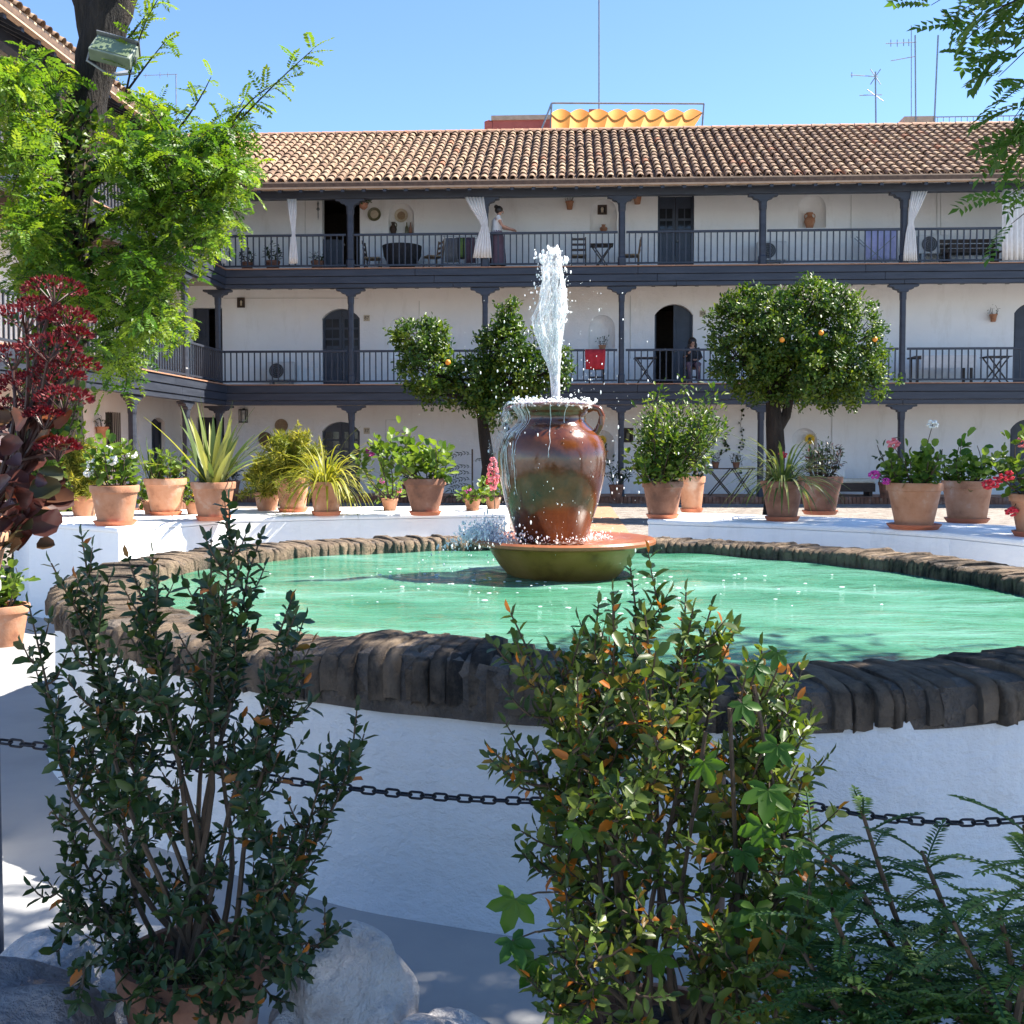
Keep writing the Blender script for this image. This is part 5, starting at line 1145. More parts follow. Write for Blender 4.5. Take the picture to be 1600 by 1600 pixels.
t, c, z, k = potted('dark terracotta pot with a big glossy laurel shrub', 1037, 811, 752, 32, 22, mat='terracotta_dark', sw=26); bushy(t, c, z, 1.0, 1.0, 3400, .06, 'leaf_orange', 9, 'oval', 44, lean=(.2, 0)); bushy(t, (c.x-.05, c.y-.1, 0), z, .6, .42, 300, .06, 'leaf_bright', 99, 'round', 10)
t, c, z, k = potted('pale terracotta pot tucked behind the laurel shrub', 1082, 801, 744, 21, 15); bushy(t, c, z, .4, .35, 120, .06, 'leaf_dark', 10)
t, c, z, k = potted('terracotta pot with a green and white spider plant before the orange tree', 1226, 815, 752, 33, 22, mat='terracotta_dark', sw=27); strapplant(t, c, z, 130, .58, .010, (.25, 1.35), 1.9, 'leaf_strap', 11, .1); bushy(t, c, z, .1, .3, 6, .03, 'leaf_dark', 12, stems=2, fl=[(.0, 0, .27, 'petal_red', .035)])
t, c, z, k = potted('terracotta pot with a dusky red leaved bush, behind the spider plant', 1286, 805, 745, 34, 23, mat='terracotta_dark'); bushy(t, c, z, .5, .45, 330, .05, 'leaf_dark', 13, 'oval', 16); bushy(t, c, z, .42, .46, 120, .05, 'leaf_kalanchoe', 14, 'oval', 8)
t, c, z, k = potted('large terracotta pot with pale roses on tall stems', 1436, 828, 755, 42, 28, sw=41); bushy(t, c, z, .62, .30, 280, .07, 'leaf_bright', 15); bushy(t, c, z, .7, .5, 70, .07, 'leaf_dark', 16, 'oval', 6, fl=[(-.2, -.05, .36, 'petal_pink', .05), (.14, 0, .52, 'petal_white', .04), (-.33, 0, .1, 'petal_magenta', .04), (-.26, -.1, .05, 'petal_magenta', .03)])
t, c, z, k = potted('terracotta pot with lacy scented geranium and one tall shoot', 1520, 818, 752, 38, 28); bushy(t, c, z, .52, .3, 240, .06, 'leaf_bright', 17); bushy(t, c, z, .2, .62, 40, .09, 'leaf_creeper', 18, stems=3)
q = atZ(1618, 838, LT); t = thing('potted_plant', 'pot of bright red geraniums at the end of the curved flower ledge', 'potted plant', q, 'potted plants on the flower ledges'); z = pot(t, q, .3, .19, .13); bushy(t, q, z, .72, .55, 260, .075, 'leaf_bright', 19, fl=[(-.33, -.05, .12, 'petal_red', .045), (-.26, -.1, .17, 'petal_red', .045), (-.2, -.05, -.1, 'petal_red', .04), (-.12, 0, .42, 'petal_pink', .04), (-.36, 0, .1, 'petal_red', .04), (.1, 0, .3, 'petal_red', .04)])
# loose growth on the ledge
for k_, (px, py, w_, h_, m_, sd, lab) in enumerate(((110, 815, .55, .62, 'leaf_yellow', 51, 'yellow green asparagus fern between the two pots near the ledge corner'), (405, 806, .62, .42, 'leaf_yellow', 52, 'low asparagus fern growing beside the feathery pot'))):
    q = atZ(px, py-6, LT)+Vector((0, .3, 0)); t = thing('asparagus_fern', lab, 'fern', q); z = pot(t, q, .2, .14, .10, saucer=False); fern(t, q, z, w_, h_, 60, m_, sd)
for (px, py, w_, h_, sd, fl_, lab) in ((222, 806, .3, .26, 61, [], 'small green seedling pot between two large terracotta pots'), (290, 806, .2, .24, 62, [(.03, -.05, .08, 'petal_yellow', .03)], 'small green plant with a yellow bloom on the ledge'), (603, 800, .38, .3, 63, [(-.08, 0, .2, 'petal_magenta', .03), (.1, 0, .1, 'petal_pink', .03)], 'low green plant with pink blooms beside the leggy geranium'), (768, 797, .34, .26, 64, [(-.05, -.05, .18, 'petal_red', .03), (.05, -.05, .2, 'petal_red', .03), (-.12, 0, .08, 'petal_magenta', .03)], 'low red and pink bedding flowers beside the water jar'), (735, 800, .25, .15, 65, [(-.05, -.05, .1, 'petal_magenta', .035)], 'trailing stems with a magenta bloom next to the red bedding flowers')):
    q = atZ(px, py, LT)+Vector((0, .25, 0)); t = thing('small_plant', lab, 'plant', q); z = pot(t, q, .13, .09, .065, saucer=False); bushy(t, q, z, w_, h_, 90, .06, 'leaf_bright', sd, fl=fl_, stems=7)
q = atZ(772, 800, LT)+Vector((0, .15, 0)); t = thing('flower_spike', 'tall salmon pink flower spike beside the water jar', 'flower', q)
mb = MB(); mb.tube([q, q+Vector((-.02, 0, .35)), q+Vector((.0, 0, .62))], .006, 5); st_ = mb.build('stalk', 'twig', t); mb = MB(); 
for i in range(60): a = rng.uniform(0, 6.28); zz = rng.uniform(.22, .56); r_ = .045*math.sin((zz-.2)/.38*math.pi)+.01; mb.ball(q+Vector((-.02+r_*math.cos(a), r_*math.sin(a), zz)), .018, 6, 4)
mb.build('blossom', 'petal_pink', st_, smooth=True)
# ground floor and gallery pot plants
def gpot(px, f, d, h_, r_, label, w_, ph, n_=70, leaf=.08, mat='leaf_dark', seed=1, kind='oval', fl=[], z=None):
    c = Vector(gl(px, f, d)); 
    if z: c.z += z
    t = thing('gallery_plant', label, 'potted plant', c, 'potted plants on the gallery floors'); zt = pot(t, c, h_, r_, r_*.7, 'terracotta_dark', False); bushy(t, c, zt, w_, ph, n_, leaf, mat, seed, kind, 8, fl=fl)
gpot(386, 2, .5, .28, .17, 'broad leaved pot plant on the top gallery, nearest the corner', .5, .5, 60, .12, seed=71); gpot(426, 2, .55, .32, .2, 'bushy pot plant on the top gallery before the slim curtain', .6, .55, 90, .12, seed=72); gpot(496, 2, .5, .3, .18, 'low pot plant on the top gallery beside the open dark doorway', .45, .35, 60, .1, seed=73)
gpot(963, 0, -.7, .34, .19, 'white flowering pot plant on the courtyard floor behind the jar', .9, .75, 170, .1, seed=74, fl=[(-.2, -.1, .3, 'petal_white', .05), (.15, -.1, .35, 'petal_white', .05), (0, -.2, .15, 'petal_white', .05)]); gpot(362, 0, -.5, .42, .22, 'terracotta pot with a dark plant by the corner post', .5, .7, 90, .12, seed=75); gpot(1150, 0, .7, .16, .1, 'small pot on the crowded folding table', .35, .3, 50, .07, seed=76, z=.742); gpot(1118, 0, .6, .16, .1, 'small pot on the old folding table', .35, .3, 50, .07, seed=77, z=.742)
gpot(640, 0, -.6, .36, .2, 'reddish pot on the courtyard floor behind the leggy geranium', .6, .5, 90, .1, seed=78); gpot(1385, 0, -.4, .4, .2, 'tall pot by the ground floor wall behind the roses', .5, .4, 80, .1, seed=79)
# wall pots, hanging plants
def wallpot(px, py, label, r_=.12, leafy=14, mat='terracotta', d=GD-.14, pos=None):
    c = pos or W(px, py, d); t = thing('wall_pot', label, 'wall pot', c); mb = MB(); mb.lathe([(r_*.6, -r_), (r_*.66, -r_*.96), (r_*.95, r_*.7), (r_*1.05, r_*.72), (r_*1.08, r_), (r_*.9, r_), (.001, r_*.7)], c, 18); mb.build('pot', mat, t, smooth=True, angle=40)
    mb = MB(); mb.bar((c.x, c.y, c.z+r_*.5), (c.x if not pos else c.x-.13, c.y+(.14 if not pos else 0), c.z+r_*.5), .015); mb.build('bracket', 'iron', t)
    if leafy: bushy(t, c, c.z+r_, .35, .3, leafy*4, .07, 'leaf_dark', int(px), 'oval', 5)
wallpot(890, 321, 'terracotta wall lamp shaped pot on the top gallery wall', .11, 2); wallpot(996, 312, 'terracotta wall pot partly hidden by a post and bracket', .12, 0); wallpot(1552, 497, 'red terracotta wall pot with a thin sprout on the middle gallery', .10, 3)
wallpot(941, 545, 'dark plant in the middle gallery niche', .1, 8, d=GD+.1)
wallpot(160, 676, 'red flower pot hung on the side building wall by a barred window', .14, 14, pos=atX(160, 676, XL-GD+.14))
wallpot(942, 712, 'flower box with red blooms below the sunflower niche', .14, 12)
c = W(568, 318, .3); t = thing('hanging_plant', 'bushy plant hanging from the top gallery beam', 'hanging plant', c); mb = MB(); mb.lathe([(.04, -.16), (.11, -.1), (.13, .0), (.001, -.02)], c, 16); mb.tube([c+Vector((0, 0, 0)), Vector((c.x, c.y, ZBEAM1+.2))], .006, 4); mb.build('hanging_pot', 'terracotta_dark', t, smooth=True); bushy(t, c, c.z, .5, .22, 170, .08, 'leaf_dark', 81, 'oval')
c = W(497, 327, GD-.04); t = thing('wall_ornament', 'slender metal wall ornament beside the open top doorway', 'ornament', c); mb = MB(); mb.lathe([(.001, -.3), (.015, -.22), (.012, -.05), (.05, 0), (.012, .06), (.03, .16), (.001, .24)], c, 10); mb.build('ornament_body', 'steel', t, smooth=True)
# sunflowers
for px, py, lab in ((940, 688, 'sunflower in the ground floor niche behind the jar'), (1265, 686, 'large sunflower in the niche beside the forked orange tree')):
    c = W(px, py, GD+.08); t = thing('sunflower', lab, 'sunflower', c); mb = MB(); mb.ball(c, .055, 12, 8, (1, .4, 1)); mb.build('seed_head', 'wood_dark', t, smooth=True); L2 = Leaves()
    for i in range(22): a = 2*math.pi*i/22; L2.add(c+Vector((.04*math.cos(a), -.01-.01*(i % 2), .04*math.sin(a))), (math.cos(a), -.15, math.sin(a)), (0, -1, 0), .12, .05)
    L2.build('petals', 'petal_yellow', t, 'diamond'); mb = MB(); mb.tube([c+Vector((0, .02, 0)), c+Vector((.03, .05, -.3)), Vector((c.x, c.y+.08, zY(722, YW)+.01))], .012, 6); mb.build('stalk', 'leaf_dark', t)
# trailing vine on the wall and black metal leaf ornament
c = W(1140, 640, GD-.05); t = thing('wall_vine', 'thin trailing vine hanging down the ground floor wall', 'vine', W(1145, 740, GD-.05)); LV = Leaves(); mb = MB()
for pl in ([(1160, 638), (1157, 665), (1161, 690), (1153, 715), (1156, 745)], [(1138, 675), (1130, 690), (1140, 700), (1124, 712)]):
    p3 = [W(a, b, GD-.04) for a, b in pl]; mb.tube(p3, .006, 4)
    for a, b in zip(p3[:-1], p3[1:]):
        for k in range(9): LV.add(a.lerp(b, k/9)+rv(rng, .05), rv(rng), (0, -1, .2), .08, .07)
mb.build('vine_stem', 'twig', t); LV.build('vine_leaves', 'leaf_dark', t, 'oval')
t = thing('potted_palm', 'dark young palm with drooping fronds beside the orange trunk', 'palm', gl(738, 0, -1.5)); LV = Leaves(); mb = MB(); c = Vector(gl(738, 0, -1.5)); c.z = .12
zt = pot(t, c, .3, .18, .13, 'terracotta_dark', False)
for i in range(7):
    q = c+Vector((0, 0, .3+.16*i)); frond(LV, q, Vector((rng.choice([-1, 1])*1.0, -.3, .35)), (0, -.3, 1), .55, 7, .24, .035, rng, droop=.8, MBt=mb)
mb.tube([c+Vector((0, 0, .2)), c+Vector((0, 0, 1.4))], .02, 6); mb.build('stem', 'twig', t); LV.build('fronds', 'leaf_dark', t, 'diamond')
# ================================================================ FOREGROUND
rng = random.Random(77)
def shrub(t, base, tips, mat, leaf, wid, seed, side=.11, spread=.16, start=.3, stem=.008, pair=.019, kind='oval', nmain=20, dens=1.0):
    rng = random.Random(seed); LV = Leaves(); tw = MB()
    def leafy(pts, s0):
        ln = sum((b-a).length for a, b in zip(pts[:-1], pts[1:])); n = max(2, int(ln*(1-s0)/pair*dens)); ph = rng.uniform(0, 6.28); rr = rng.random()
        for i in range(n):
            tt = s0+(1-s0)*(i+.5)/n; m = len(pts)-1; k = min(m-1, int(tt*m)); q = pts[k].lerp(pts[k+1], tt*m-k); d = (pts[k+1]-pts[k]).normalized(); a = d.cross(Vector((.3, .9, .2))).normalized(); b = d.cross(a); ph += 1.57+rng.uniform(-.3, .3)
            for s_ in (0, math.pi):
                o = a*math.cos(ph+s_)+b*math.sin(ph+s_); f = 1 if tt < .9 else .75; r_ = min(.9, rr*.5+rng.random()*.5) if rng.random() > .045 else rng.uniform(.9, 1)
                LV.add(q, o*.85+d*rng.uniform(.3, .9)+rv(rng, .28), d+rv(rng, .4), leaf*f*(sz := rng.uniform(.55, 1.22)), wid*sz*rng.uniform(.85, 1.2), r_)
        d = (pts[-1]-pts[-2]).normalized(); LV.add(pts[-1], d, rv(rng), leaf*.8, wid*.7)
    mains = []
    for ti, tip in enumerate(tips):
        tip = Vector(tip); b0 = Vector(base)+Vector((rng.uniform(-.09, .09), rng.uniform(-.09, .09), 0)); forked = ti >= nmain
        if forked:
            cands = [q for q in mains if (q.z < tip.z-.04 or tip.z < base[2]+.2) and (tip-q).length > .08]
            if cands: b0 = min(cands, key=lambda q: (tip-q).length+.35*max(0, .12-(tip.z-q.z))+rng.uniform(0, .12))
        hz = Vector((tip.x-b0.x, tip.y-b0.y, 0)); ln = (tip-b0).length
        pts = curve(b0, tip, hz*.09+rv(rng, .055*min(1, ln*1.6))-Vector((0, 0, hz.length*.10)), 12)
        ph1, ph2 = rng.uniform(0, 6), rng.uniform(0, 6)
        for i in range(1, 11): pts[i] = pts[i]+Vector((math.sin(i*1.1+ph1), math.sin(i*1.3+ph2), 0))*.010
        tw.tube(pts, [stem*(1-.78*i/11)*(.6+.5*min(1, ln))*(.55 if forked else 1) for i in range(12)], 6, cap=False); leafy(pts, .58 if not forked else .3)
        mains += pts[3:9] if forked else pts[2:10]
        m = int(ln/side)
        for i in range(m):
            s0 = .48 if (not forked and ln > .75) else start; tt = s0+(1-s0)*(i+rng.random())/m
            if tt > .93: continue
            k = min(10, int(tt*11)); q = pts[k].lerp(pts[k+1], tt*11-k); d = (pts[k+1]-pts[k]).normalized(); o = rv(rng); o = (o-d*o.dot(d)).normalized(); L_ = spread*rng.uniform(.4, 1.3)*(1.1-.45*tt); en = q+(o*.8+d*.75+Vector((0, 0, .15))).normalized()*L_
            p2 = curve(q, en, Vector((0, 0, -.02)), 5); tw.tube(p2, [.0035, .003, .0025, .002, .0015], 4, cap=False); leafy(p2, .12)
    tw.build('branches', 'twig', t); LV.build('leaves', mat, t, kind)
# left bush in its pot
b = Vector((xY(292, 2.55), 2.55, 0)); lb_ = thing('potted_bush', 'tall dark leaved bush in a terracotta pot before the pool wall', 'potted bush', b); zt = pot(lb_, b, .325, .178, .13, 'terracotta_dark', False)
T1 = [(45, 945), (80, 880), (128, 838), (200, 872), (238, 865), (358, 782), (330, 842), (408, 838), (312, 905), (455, 938), (475, 968), (558, 1105), (500, 1180), (485, 1300), (535, 1450), (455, 1495), (95, 1130), (110, 1240), (130, 1145), (72, 1372), (100, 1440), (92, 1465), (112, 1310)]
rr = random.Random(4); tips = [atY(a, b_, 2.55+rr.uniform(-.16, .16)) for a, b_ in T1]
tips += [atY(rr.uniform(165, 445), rr.uniform(1060, 1420), 2.55+rr.uniform(-.26, .22)) for _ in range(52)]+[atY(rr.uniform(110, 500), rr.uniform(1380, 1530), 2.5+rr.uniform(-.25, .2)) for _ in range(16)]+[atY(rr.uniform(190, 430), rr.uniform(1430, 1560), 2.38+rr.uniform(-.1, .12)) for _ in range(22)]
shrub(lb_, (b.x, b.y, zt), tips, 'leaf_box', .041, .0185, 5, side=.066, spread=.125, pair=.0165)
# right bush
b = Vector((xY(1040, 2.4), 2.4, 0)); rb_ = thing('potted_bush', 'bush with orange tinted leaf tips standing before the pool wall', 'potted bush', b); zt = pot(rb_, b, .26, .19, .14, 'terracotta_dark', False)
T2 = [(798, 958), (860, 1012), (900, 1000), (935, 945), (985, 888), (1008, 962), (1072, 925), (1112, 948), (1148, 985), (1190, 1010), (1245, 1110), (1170, 1050), (790, 1130), (832, 1165), (838, 1292), (856, 1345), (1230, 1060), (1260, 1200), (1300, 1330), (958, 925), (880, 1060), (1035, 945)]
tips = [atY(a, b_, 2.4+rr.uniform(-.15, .15)) for a, b_ in T2]+[atY(rr.uniform(860, 1230), rr.uniform(1080, 1420), 2.4+rr.uniform(-.26, .22)) for _ in range(38)]+[atY(rr.uniform(860, 1270), rr.uniform(1400, 1600), 2.3+rr.uniform(-.22, .2)) for _ in range(46)]
shrub(rb_, (b.x, b.y, zt), tips, 'leaf_box_autumn', .042, .0195, 6, side=.06, spread=.16, pair=.0175)
# creeper
q0 = Vector((xY(1150, 2.25), 2.2, 0)); cr = thing('creeper', 'broad leaved creeper winding through the orange tinted bush', 'creeper', q0); LV = Leaves(); tw = MB()
def palmate(p, nrm, size, hang):
    p = Vector(p); nrm = Vector(nrm).normalized(); a0 = Vector(hang).normalized(); a0 = (a0-nrm*a0.dot(nrm)).normalized(); s_ = nrm.cross(a0); r_ = rng.random()
    for an, k in ((-1.9, .6), (-.95, .85), (0, 1), (.95, .85), (1.9, .6)): LV.add(p, a0*math.cos(an)+s_*math.sin(an), nrm+rv(rng, .15), size*k, size*k*.52, min(1, max(0, r_+rng.uniform(-.15, .15))))
prev = None
for (px, py, sz) in ((1215, 1165, .06), (1200, 1235, .075), (1190, 1290, .07), (1235, 1265, .06), (1180, 1040, .045), (1215, 1020, .04), (1160, 1100, .05), (1100, 1190, .06), (805, 1405, .075), (800, 1470, .06), (835, 1500, .065), (905, 1295, .05), (1255, 1390, .075), (1180, 1420, .075), (1300, 1400, .07), (1130, 1440, .07), (1220, 1470, .07), (890, 1580, .06), (1030, 1490, .06), (1160, 1330, .055), (1240, 1330, .06)):
    q = atY(px, py, 2.2+rng.uniform(-.08, .05)); palmate(q, Vector((0, -1, .35))+rv(rng, .5), sz, Vector((rng.uniform(-.6, .6), -.2, -1)))
    tw.tube(curve(q, (q.x*.6+b.x*.4+.05, 2.3, q.z-.09), (0, 0, .03), 5), .0022, 4, cap=False)
for k in range(3): tw.tube([(q0.x+.03*k, 2.25, .0), (q0.x-.05+.07*k, 2.28, .3), (q0.x-.1+.12*k, 2.3, .6), (q0.x-.05+.05*k, 2.3, .95+.05*k)], .005, 5)
tw.build('creeper_stem', 'twig', cr); LV.build('creeper_leaves', 'leaf_creeper', cr, 'oval')
# feathery saplings at the right
def sapling(label, stems, seed, Y, flen=.19):
    rng = random.Random(seed); st = MB(); b = Vector((atY(stems[0][0][0], stems[0][0][1], Y).x, Y, 0)); t = thing('feathery_sapling', label, 'sapling', b, 'feathery saplings'); LV = Leaves(); tw = MB()
    for pl in stems:
        p3 = [atY(a, b_, Y+rng.uniform(-.06, .06)) for a, b_ in pl]
        if p3[0].z > .05: p3 = [Vector((p3[0].x+rng.uniform(-.05, .05), Y, -.02))]+p3
        fine_ = []
        for a, b_ in zip(p3[:-1], p3[1:]): fine_ += [a.lerp(b_, k/3) for k in range(3)]
        fine_.append(p3[-1]); n = len(fine_); tw.tube(fine_, [.009*(1-.8*i/n)+.001 for i in range(n)], 6, cap=False)
        ln = sum((b_-a).length for a, b_ in zip(fine_[:-1], fine_[1:])); m = int(ln/.03)
        for i in range(m):
            tt = .22+.78*i/m; k = min(n-2, int(tt*(n-1))); q = fine_[k].lerp(fine_[k+1], tt*(n-1)-k); a = i*2.4+rng.uniform(-.5, .5); up = .25 if tt < .9 else .9
            frond(LV, q, Vector((math.cos(a), math.sin(a)*.8, up)), UPV, flen*rng.uniform(.45, 1.25)*(1.1-.5*tt), 12, .020*rng.uniform(.8, 1.25), .0085, rng, droop=.55, MBt=st, spread=1.2)
    tw.build('stems', 'twig', t); st.build('leaf_stalks', 'leaf_fern', t); LV.build('fronds', 'leaf_fern', t, 'diamond')
sapling('feathery green sapling reaching up to the chain', [[(1450, 1560), (1395, 1420), (1345, 1262)], [(1440, 1560), (1350, 1400), (1262, 1310)], [(1450, 1580), (1480, 1430), (1440, 1330)]], 1, 2.15)
sapling('low dense feathery sapling beside the creeper', [[(1330, 1620), (1330, 1500), (1300, 1420)], [(1340, 1620), (1280, 1530), (1250, 1480)], [(1350, 1620), (1400, 1500), (1420, 1470)], [(1350, 1640), (1380, 1560), (1330, 1540)], [(1340, 1660), (1300, 1590), (1240, 1560)], [(1360, 1660), (1420, 1580), (1440, 1545)], [(1300, 1680), (1290, 1620), (1270, 1590)]], 2, 2.0)
sapling('wide feathery sapling, farthest from the creeper', [[(1560, 1640), (1530, 1520), (1490, 1440)], [(1570, 1640), (1580, 1500), (1560, 1420)], [(1560, 1640), (1480, 1560), (1440, 1520)], [(1580, 1640), (1620, 1420), (1600, 1290)], [(1590, 1640), (1640, 1460), (1610, 1390)], [(1540, 1680), (1510, 1600), (1470, 1570)], [(1560, 1690), (1560, 1590), (1540, 1540)], [(1520, 1690), (1450, 1620), (1400, 1590)]], 3, 1.95)
# chain and its posts
YCH = 2.95
def post(px, label, top, mat, r_=.022):
    q = atY(px, 1300, YCH); zt = atY(px, top, YCH).z; t = thing('chain_post', label, 'post', (q.x, YCH, 0)); mb = MB(); mb.lathe([(r_, 0), (r_, zt-.03), (r_*.96, zt)], (q.x, YCH, 0), 14); mb.build('post_shaft', mat, t, smooth=True, angle=40)
    mb = MB(); mb.lathe([(.055, 0), (.055, .012), (.03, .03)], (q.x, YCH, 0), 16); mb.build('post_foot', mat, t); mb = MB(); mb.ball((q.x, YCH, zt), r_*1.15, 10, 6, (1, 1, .6)); mb.build('post_cap', mat, t, smooth=True); return q
post(-13, 'dark blue iron post carrying the end of the chain', 1046, 'blue_door', .026); post(1122, 'rusty iron post inside the orange tinted bush', 1185, 'rust', .020); post(1840, 'iron post carrying the chain beyond the feathery saplings', 1180, 'rust', .02)
lk = MB(); n = 18; a_, b_ = .0205, .0095
pts = []
for k in range(n):
    t = 2*math.pi*k/n; x = b_*math.cos(t); y = b_*math.sin(t); pts.append((x+(a_-b_)*(1 if x > 0 else -1), y, 0))
lk.tube(pts, .0036, 6, closed=True); LINK = lk.mesh('chain_link', 'iron', smooth=True, angle=180)
def chain(label, way):
    P = [atY(a, b__, YCH) for a, b__ in way]; xs = np.array([p.x for p in P]); zs = np.array([p.z for p in P]); cf = np.polyfit(xs, zs, 3); x = xs[0]; t = thing('chain', label, 'chain', (P[0].x, YCH, P[0].z), 'iron barrier chains'); i = 0
    while x < xs[-1]:
        sl = np.polyval(np.polyder(cf), x); z = np.polyval(cf, x); an = math.atan(sl); M = Matrix.Rotation(-an, 4, 'Y')@Matrix.Rotation((math.pi/2 if i % 2 == 0 else .12)+rng.uniform(-.18, .18), 4, 'X')
        inst('chain_link', LINK, t, (x, YCH+rng.uniform(-.001, .001), z), M.to_euler()); x += .0335*math.cos(an); i += 1
chain('iron chain sagging between the blue post and the rusty post', [(-11, 1153), (100, 1175), (180, 1187), (340, 1198), (510, 1225), (600, 1239), (700, 1247), (870, 1253), (1000, 1249), (1118, 1232)])
chain('iron chain sagging away from the rusty post over the saplings', [(1126, 1222), (1230, 1250), (1290, 1265), (1400, 1278), (1500, 1285), (1600, 1282), (1700, 1262), (1838, 1215)])
# rocks
def rock(label, c, r_, sc, mat, seed, cap=None):
    rng = random.Random(seed); bm = bmesh.new(); bmesh.ops.create_icosphere(bm, subdivisions=5, radius=1); ph = [(rv(rng, rng.uniform(1.2, 4.5)), rng.uniform(0, 6.28), rng.uniform(.03, .10)) for _ in range(9)]+[(rv(rng, rng.uniform(6, 18)), rng.uniform(0, 6.28), rng.uniform(.004, .016)) for _ in range(14)]
    for v in bm.verts:
        d = 1+sum(a*math.sin(k.dot(v.co)*1.0+p) for k, p, a in ph); v.co = Vector((v.co.x*sc[0], v.co.y*sc[1], v.co.z*sc[2]))*r_*d
    me = bpy.data.meshes.new('rock'); bm.to_mesh(me); bm.free(); me.polygons.foreach_set('use_smooth', [True]*len(me.polygons)); me.materials.append(MATS[mat]); o = bpy.data.objects.new('rock', me); COL.objects.link(o); o.location = c; return tag(o, label, 'rock', 'border rocks')
def rk(px, py, Y): q = atY(px, py, Y); return q
q = rk(552, 1560, 2.7); rock('tall rounded white painted rock', (q.x, 2.7, .12), .175, (.92, .9, 1.22), 'rock_white', 1)
q = rk(690, 1640, 2.62); rock('low white painted rock leaning on the tall rounded one', (q.x, 2.62, .03), .15, (1.05, .9, .95), 'rock_white', 2)
q = rk(470, 1640, 2.6); rock('small white painted rock between the pot and the tall rock', (q.x, 2.6, .05), .12, (1, .9, 1), 'rock_white', 3)
q = rk(20, 1560, 2.45); rock('big rough grey boulder beside the bush pot', (q.x-.05, 2.42, .06), .30, (1.0, .8, .95), 'rock_grey', 8); q = rk(95, 1500, 2.7); rock('white painted rock behind the grey boulder', (q.x-.03, 2.78, .03), .25, (1.2, .8, .85), 'rock_white', 5)
# red kalanchoe on its pedestal
pc = Vector((-2.44, 4.0, 0)); t = thing('pedestal', 'white masonry pedestal under the red flowering succulent', 'pedestal', pc); mb = MB(); mb.box(pc.x-.17, pc.x+.17, 3.83, 4.17, 0, .98); mb.build('shaft', 'white', t, bevel=.015); mb = MB(); mb.box(pc.x-.19, pc.x+.19, 3.81, 4.19, .982, 1.03); mb.build('cap', 'white', t, bevel=.01)
kp = Vector((-2.30, 4.0, 1.032)); t = thing('flowering_succulent', 'tall succulent with red brown paddle leaves and crimson flower heads', 'plant', kp); zt = pot(t, kp, .2, .165, .12, 'terracotta', False); LV = Leaves(); tw = MB(); FL = Leaves()
heads = [(85, 455, .10), (40, 500, .11), (105, 500, .09), (20, 560, .10), (75, 545, .10), (110, 575, .10), (50, 610, .11), (100, 625, .09), (15, 640, .08), (115, 525, .06), (60, 480, .07), (85, 590, .10), (30, 600, .08), (90, 700, .07), (70, 650, .06)]
for (px, py, r_) in heads:
    c = atY(px, py, 4.0+rng.uniform(-.12, .12)); base = atY(rng.uniform(10, 70), 720, 4.0); tw.tube(curve(base, c-Vector((0, 0, .03)), rv(rng, .03), 6), [.010, .009, .008, .007, .006, .005], 6)
    for _ in range(260):
        u = rv(rng); u.z = abs(u.z)*.55-.1; q = c+Vector((u.x*r_*1.05, u.y*r_, u.z*r_)); FL.add(q, u+Vector((0, 0, .5))+rv(rng, .5), rv(rng), rng.uniform(.014, .024), .011)
    for _ in range(9): u = rv(rng, r_*.7); tw.tube([c-Vector((0, 0, .05)), c+Vector((u.x, u.y, abs(u.z)*.4))], .0025, 4, cap=False)
for s in range(6):
    x0 = rng.uniform(0, 75); tp = atY(x0+10, rng.uniform(600, 680), 4.0); pts = curve((kp.x+rng.uniform(-.05, .1), 4.0+rng.uniform(-.05, .05), zt-.02), tp, (.03, 0, 0), 8); tw.tube(pts, [.016, .015, .014, .013, .012, .011, .01, .009], 8)
for _ in range(95):
    px, py = rng.uniform(-30, 105), rng.uniform(640, 860); px -= max(0, py-800)*.6; q = atY(px, py, 4.0+rng.uniform(-.14, .14)); d = Vector((q.x-kp.x-.02, (q.y-4.0)*1.6, 0)).normalized()+Vector((0, 0, rng.uniform(-.1, .8)))+rv(rng, .5); L = rng.uniform(.06, .125); LV.add(q-d.normalized()*L*.5, d, UPV*.4+Vector((0, -1, 0))*.7+rv(rng, .5), L, L*rng.uniform(.62, .8))
tw.build('stems', 'leaf_kalanchoe', t); LV.build('paddle_leaves', 'leaf_kalanchoe', t, 'round'); FL.build('flower_heads', 'bloom_red', t, 'diamond')
q = atZ(8, 1012, 0); t = thing('potted_plant', 'terracotta pot with a bright green plant on the pavement by the white ledge', 'potted plant', (q.x-.08, q.y+.12, 0)); c = Vector((q.x-.08, q.y+.12, 0)); z = pot(t, c, .32, .20, .14, saucer=False); bushy(t, c, z, .45, .35, 140, .08, 'leaf_bright', 90)

# ================================================================ BEHIND THE ROOF
YR = 44.0
def rb(px0, px1, py0, py1, Y=YR): a = atY(px0, py1, Y); b = atY(px1, py0, Y); return a.x, b.x, a.z, b.z
x0, x1, z0, z1 = rb(770, 868, 182, 260); t = thing('rooftop_house', 'red rooftop house showing above the tiled ridge', 'building', (x0, YR, 0)); mb = MB(); mb.box(x0, x1, YR, YR+5, 0, z1-.12); mb.build('wall', 'red_wall', t); mb = MB(); mb.box(x0-.06, x1+.06, YR-.06, YR+5.06, z1-.118, z1+.06); mb.build('parapet', 'plaster_tan', t)
a, b_, z2, z3 = rb(757, 769.5, 190, 260); mb = MB(); mb.box(a, b_, YR, YR+.4, z1-6, z3); mb.lathe([(.18, z3), (.18, z3+.05), (.001, z3+.13)], ((a+b_)/2, YR+.2, 0), 12); mb.build('chimney', 'red_wall', t)
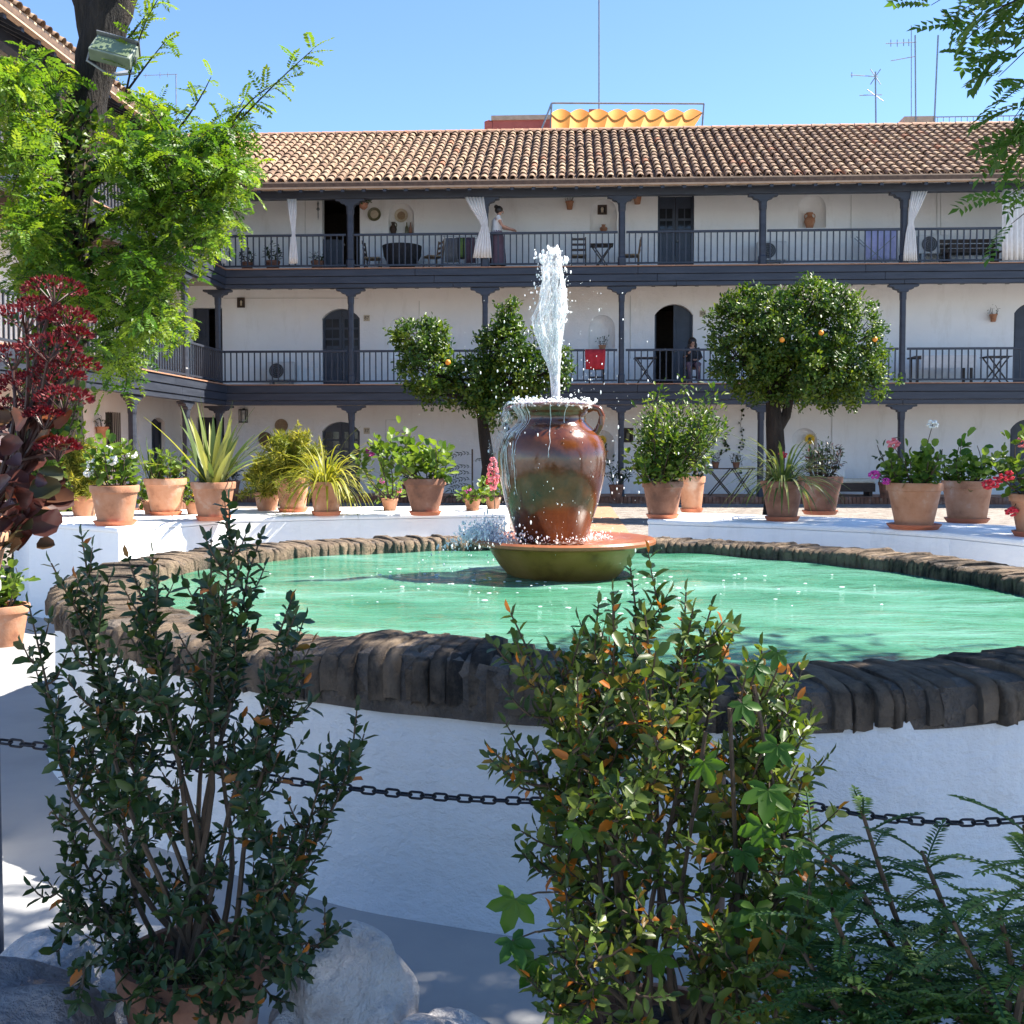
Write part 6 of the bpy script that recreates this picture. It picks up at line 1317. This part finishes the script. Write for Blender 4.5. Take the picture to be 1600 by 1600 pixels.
a, b_, z2, z3 = rb(921, 933, 152, 200); mb = MB(); mb.box(a, b_, YR+1.5, YR+1.9, z1-2, z3); mb.box(x1, b_+6, YR+1, YR+5, 0, z1-.9); mb.build('chimney_stack', 'red_wall', t)
t = thing('awning', 'orange roof terrace awning on a metal frame', 'awning', atY(980, 200, YR-1)); mb = MB(); YA = YR-1.2
vs = []; n = 64
for i in range(n+1):
    f_ = i/n; px = 862+(1098-862)*f_; w_ = abs(math.sin(f_*math.pi*8))
    A = atY(px, 167+9*(1-w_), YA); B = atY(px-30*f_+rng.uniform(-.3, .3), 216, YA-1.2); 
    for k in range(5): q = A.lerp(B, k/4); q.z -= .10*math.sin(math.pi*k/4); q.y += .25*w_; vs.append(q)
mb.add(vs, [(i*5+k, i*5+k+1, (i+1)*5+k+1, (i+1)*5+k) for i in range(n) for k in range(4)]); mb.build('canopy', 'awning', t, smooth=True)
for pl in ([(862, 161), (1100, 162)], [(862, 161), (845, 205)], [(862, 161), (860, 215)], [(1100, 162), (1096, 215)]): mb = MB(); mb.tube([atY(p[0], p[1], YA) for p in pl], .035, 6); mb.build('frame_tube', 'steel', t)
def antenna(label, lines, Y, r_=.03):
    b = atY(lines[0][-1][0], lines[0][-1][1], Y); t = thing('antenna', label, 'antenna', b)
    for i, pl in enumerate(lines): mb = MB(); mb.tube([atY(p[0], p[1], Y+.03*i) for p in pl], r_ if i == 0 else r_*.55, 5); mb.build('mast' if i == 0 else 'antenna_arm', 'steel', t)
antenna('tall thin mast above the orange awning', [[(936, -30), (936, 205)]], YR+1.4, .035)
antenna('television aerial with crossed arms above the ridge', [[(1368, 112), (1369, 225)], [(1329, 117), (1372, 120)], [(1360, 108), (1376, 132)], [(1376, 108), (1360, 132)], [(1343, 149), (1378, 148)], [(1355, 140), (1380, 158)], [(1331, 113), (1331, 121)]], 40, .03)
antenna('tall television aerial with level arms behind the ridge', [[(1430, 55), (1431, 190)], [(1384, 68), (1432, 66)], [(1392, 62), (1392, 73)], [(1402, 62), (1402, 73)], [(1412, 61), (1412, 72)], [(1420, 61), (1420, 72)], [(1392, 95), (1431, 88)], [(1424, 40), (1424, 188)]], 44, .032)
antenna('bare mast at the edge of the far roof terrace', [[(1466, 55), (1460, 190)]], 44, .035)
antenna('small television aerial behind the leaning tree', [[(275, 116), (276, 300)], [(224, 118), (277, 116)], [(250, 113), (250, 122)], [(262, 113), (262, 121)], [(228, 115), (228, 122)]], 36, .02)
x0, x1, z0, z1 = rb(1412, 1462, 181, 260); t = thing('rooftop_house', 'far roof terrace with a thin railing behind the ridge', 'building', (x0, YR, 0)); mb = MB(); mb.box(x0, x1, YR, YR+3, 0, z1); mb.box(x1, x1+7, YR, YR+3, 0, z1-.25); mb.build('wall', 'plaster_tan', t)
za = atY(1500, 182, YR).z; mb = MB(); mb.bar((x1, YR+.1, za+.02), (x1+7, YR+.1, za+.02), .04); rl_ = mb.build('terrace_railing', 'steel', t)
for i in range(30): mb = MB(); mb.bar((x1+.1+i*.23, YR+.1, z1-.26), (x1+.1+i*.23, YR+.1, za), .02); mb.build('railing_bar', 'steel', rl_)
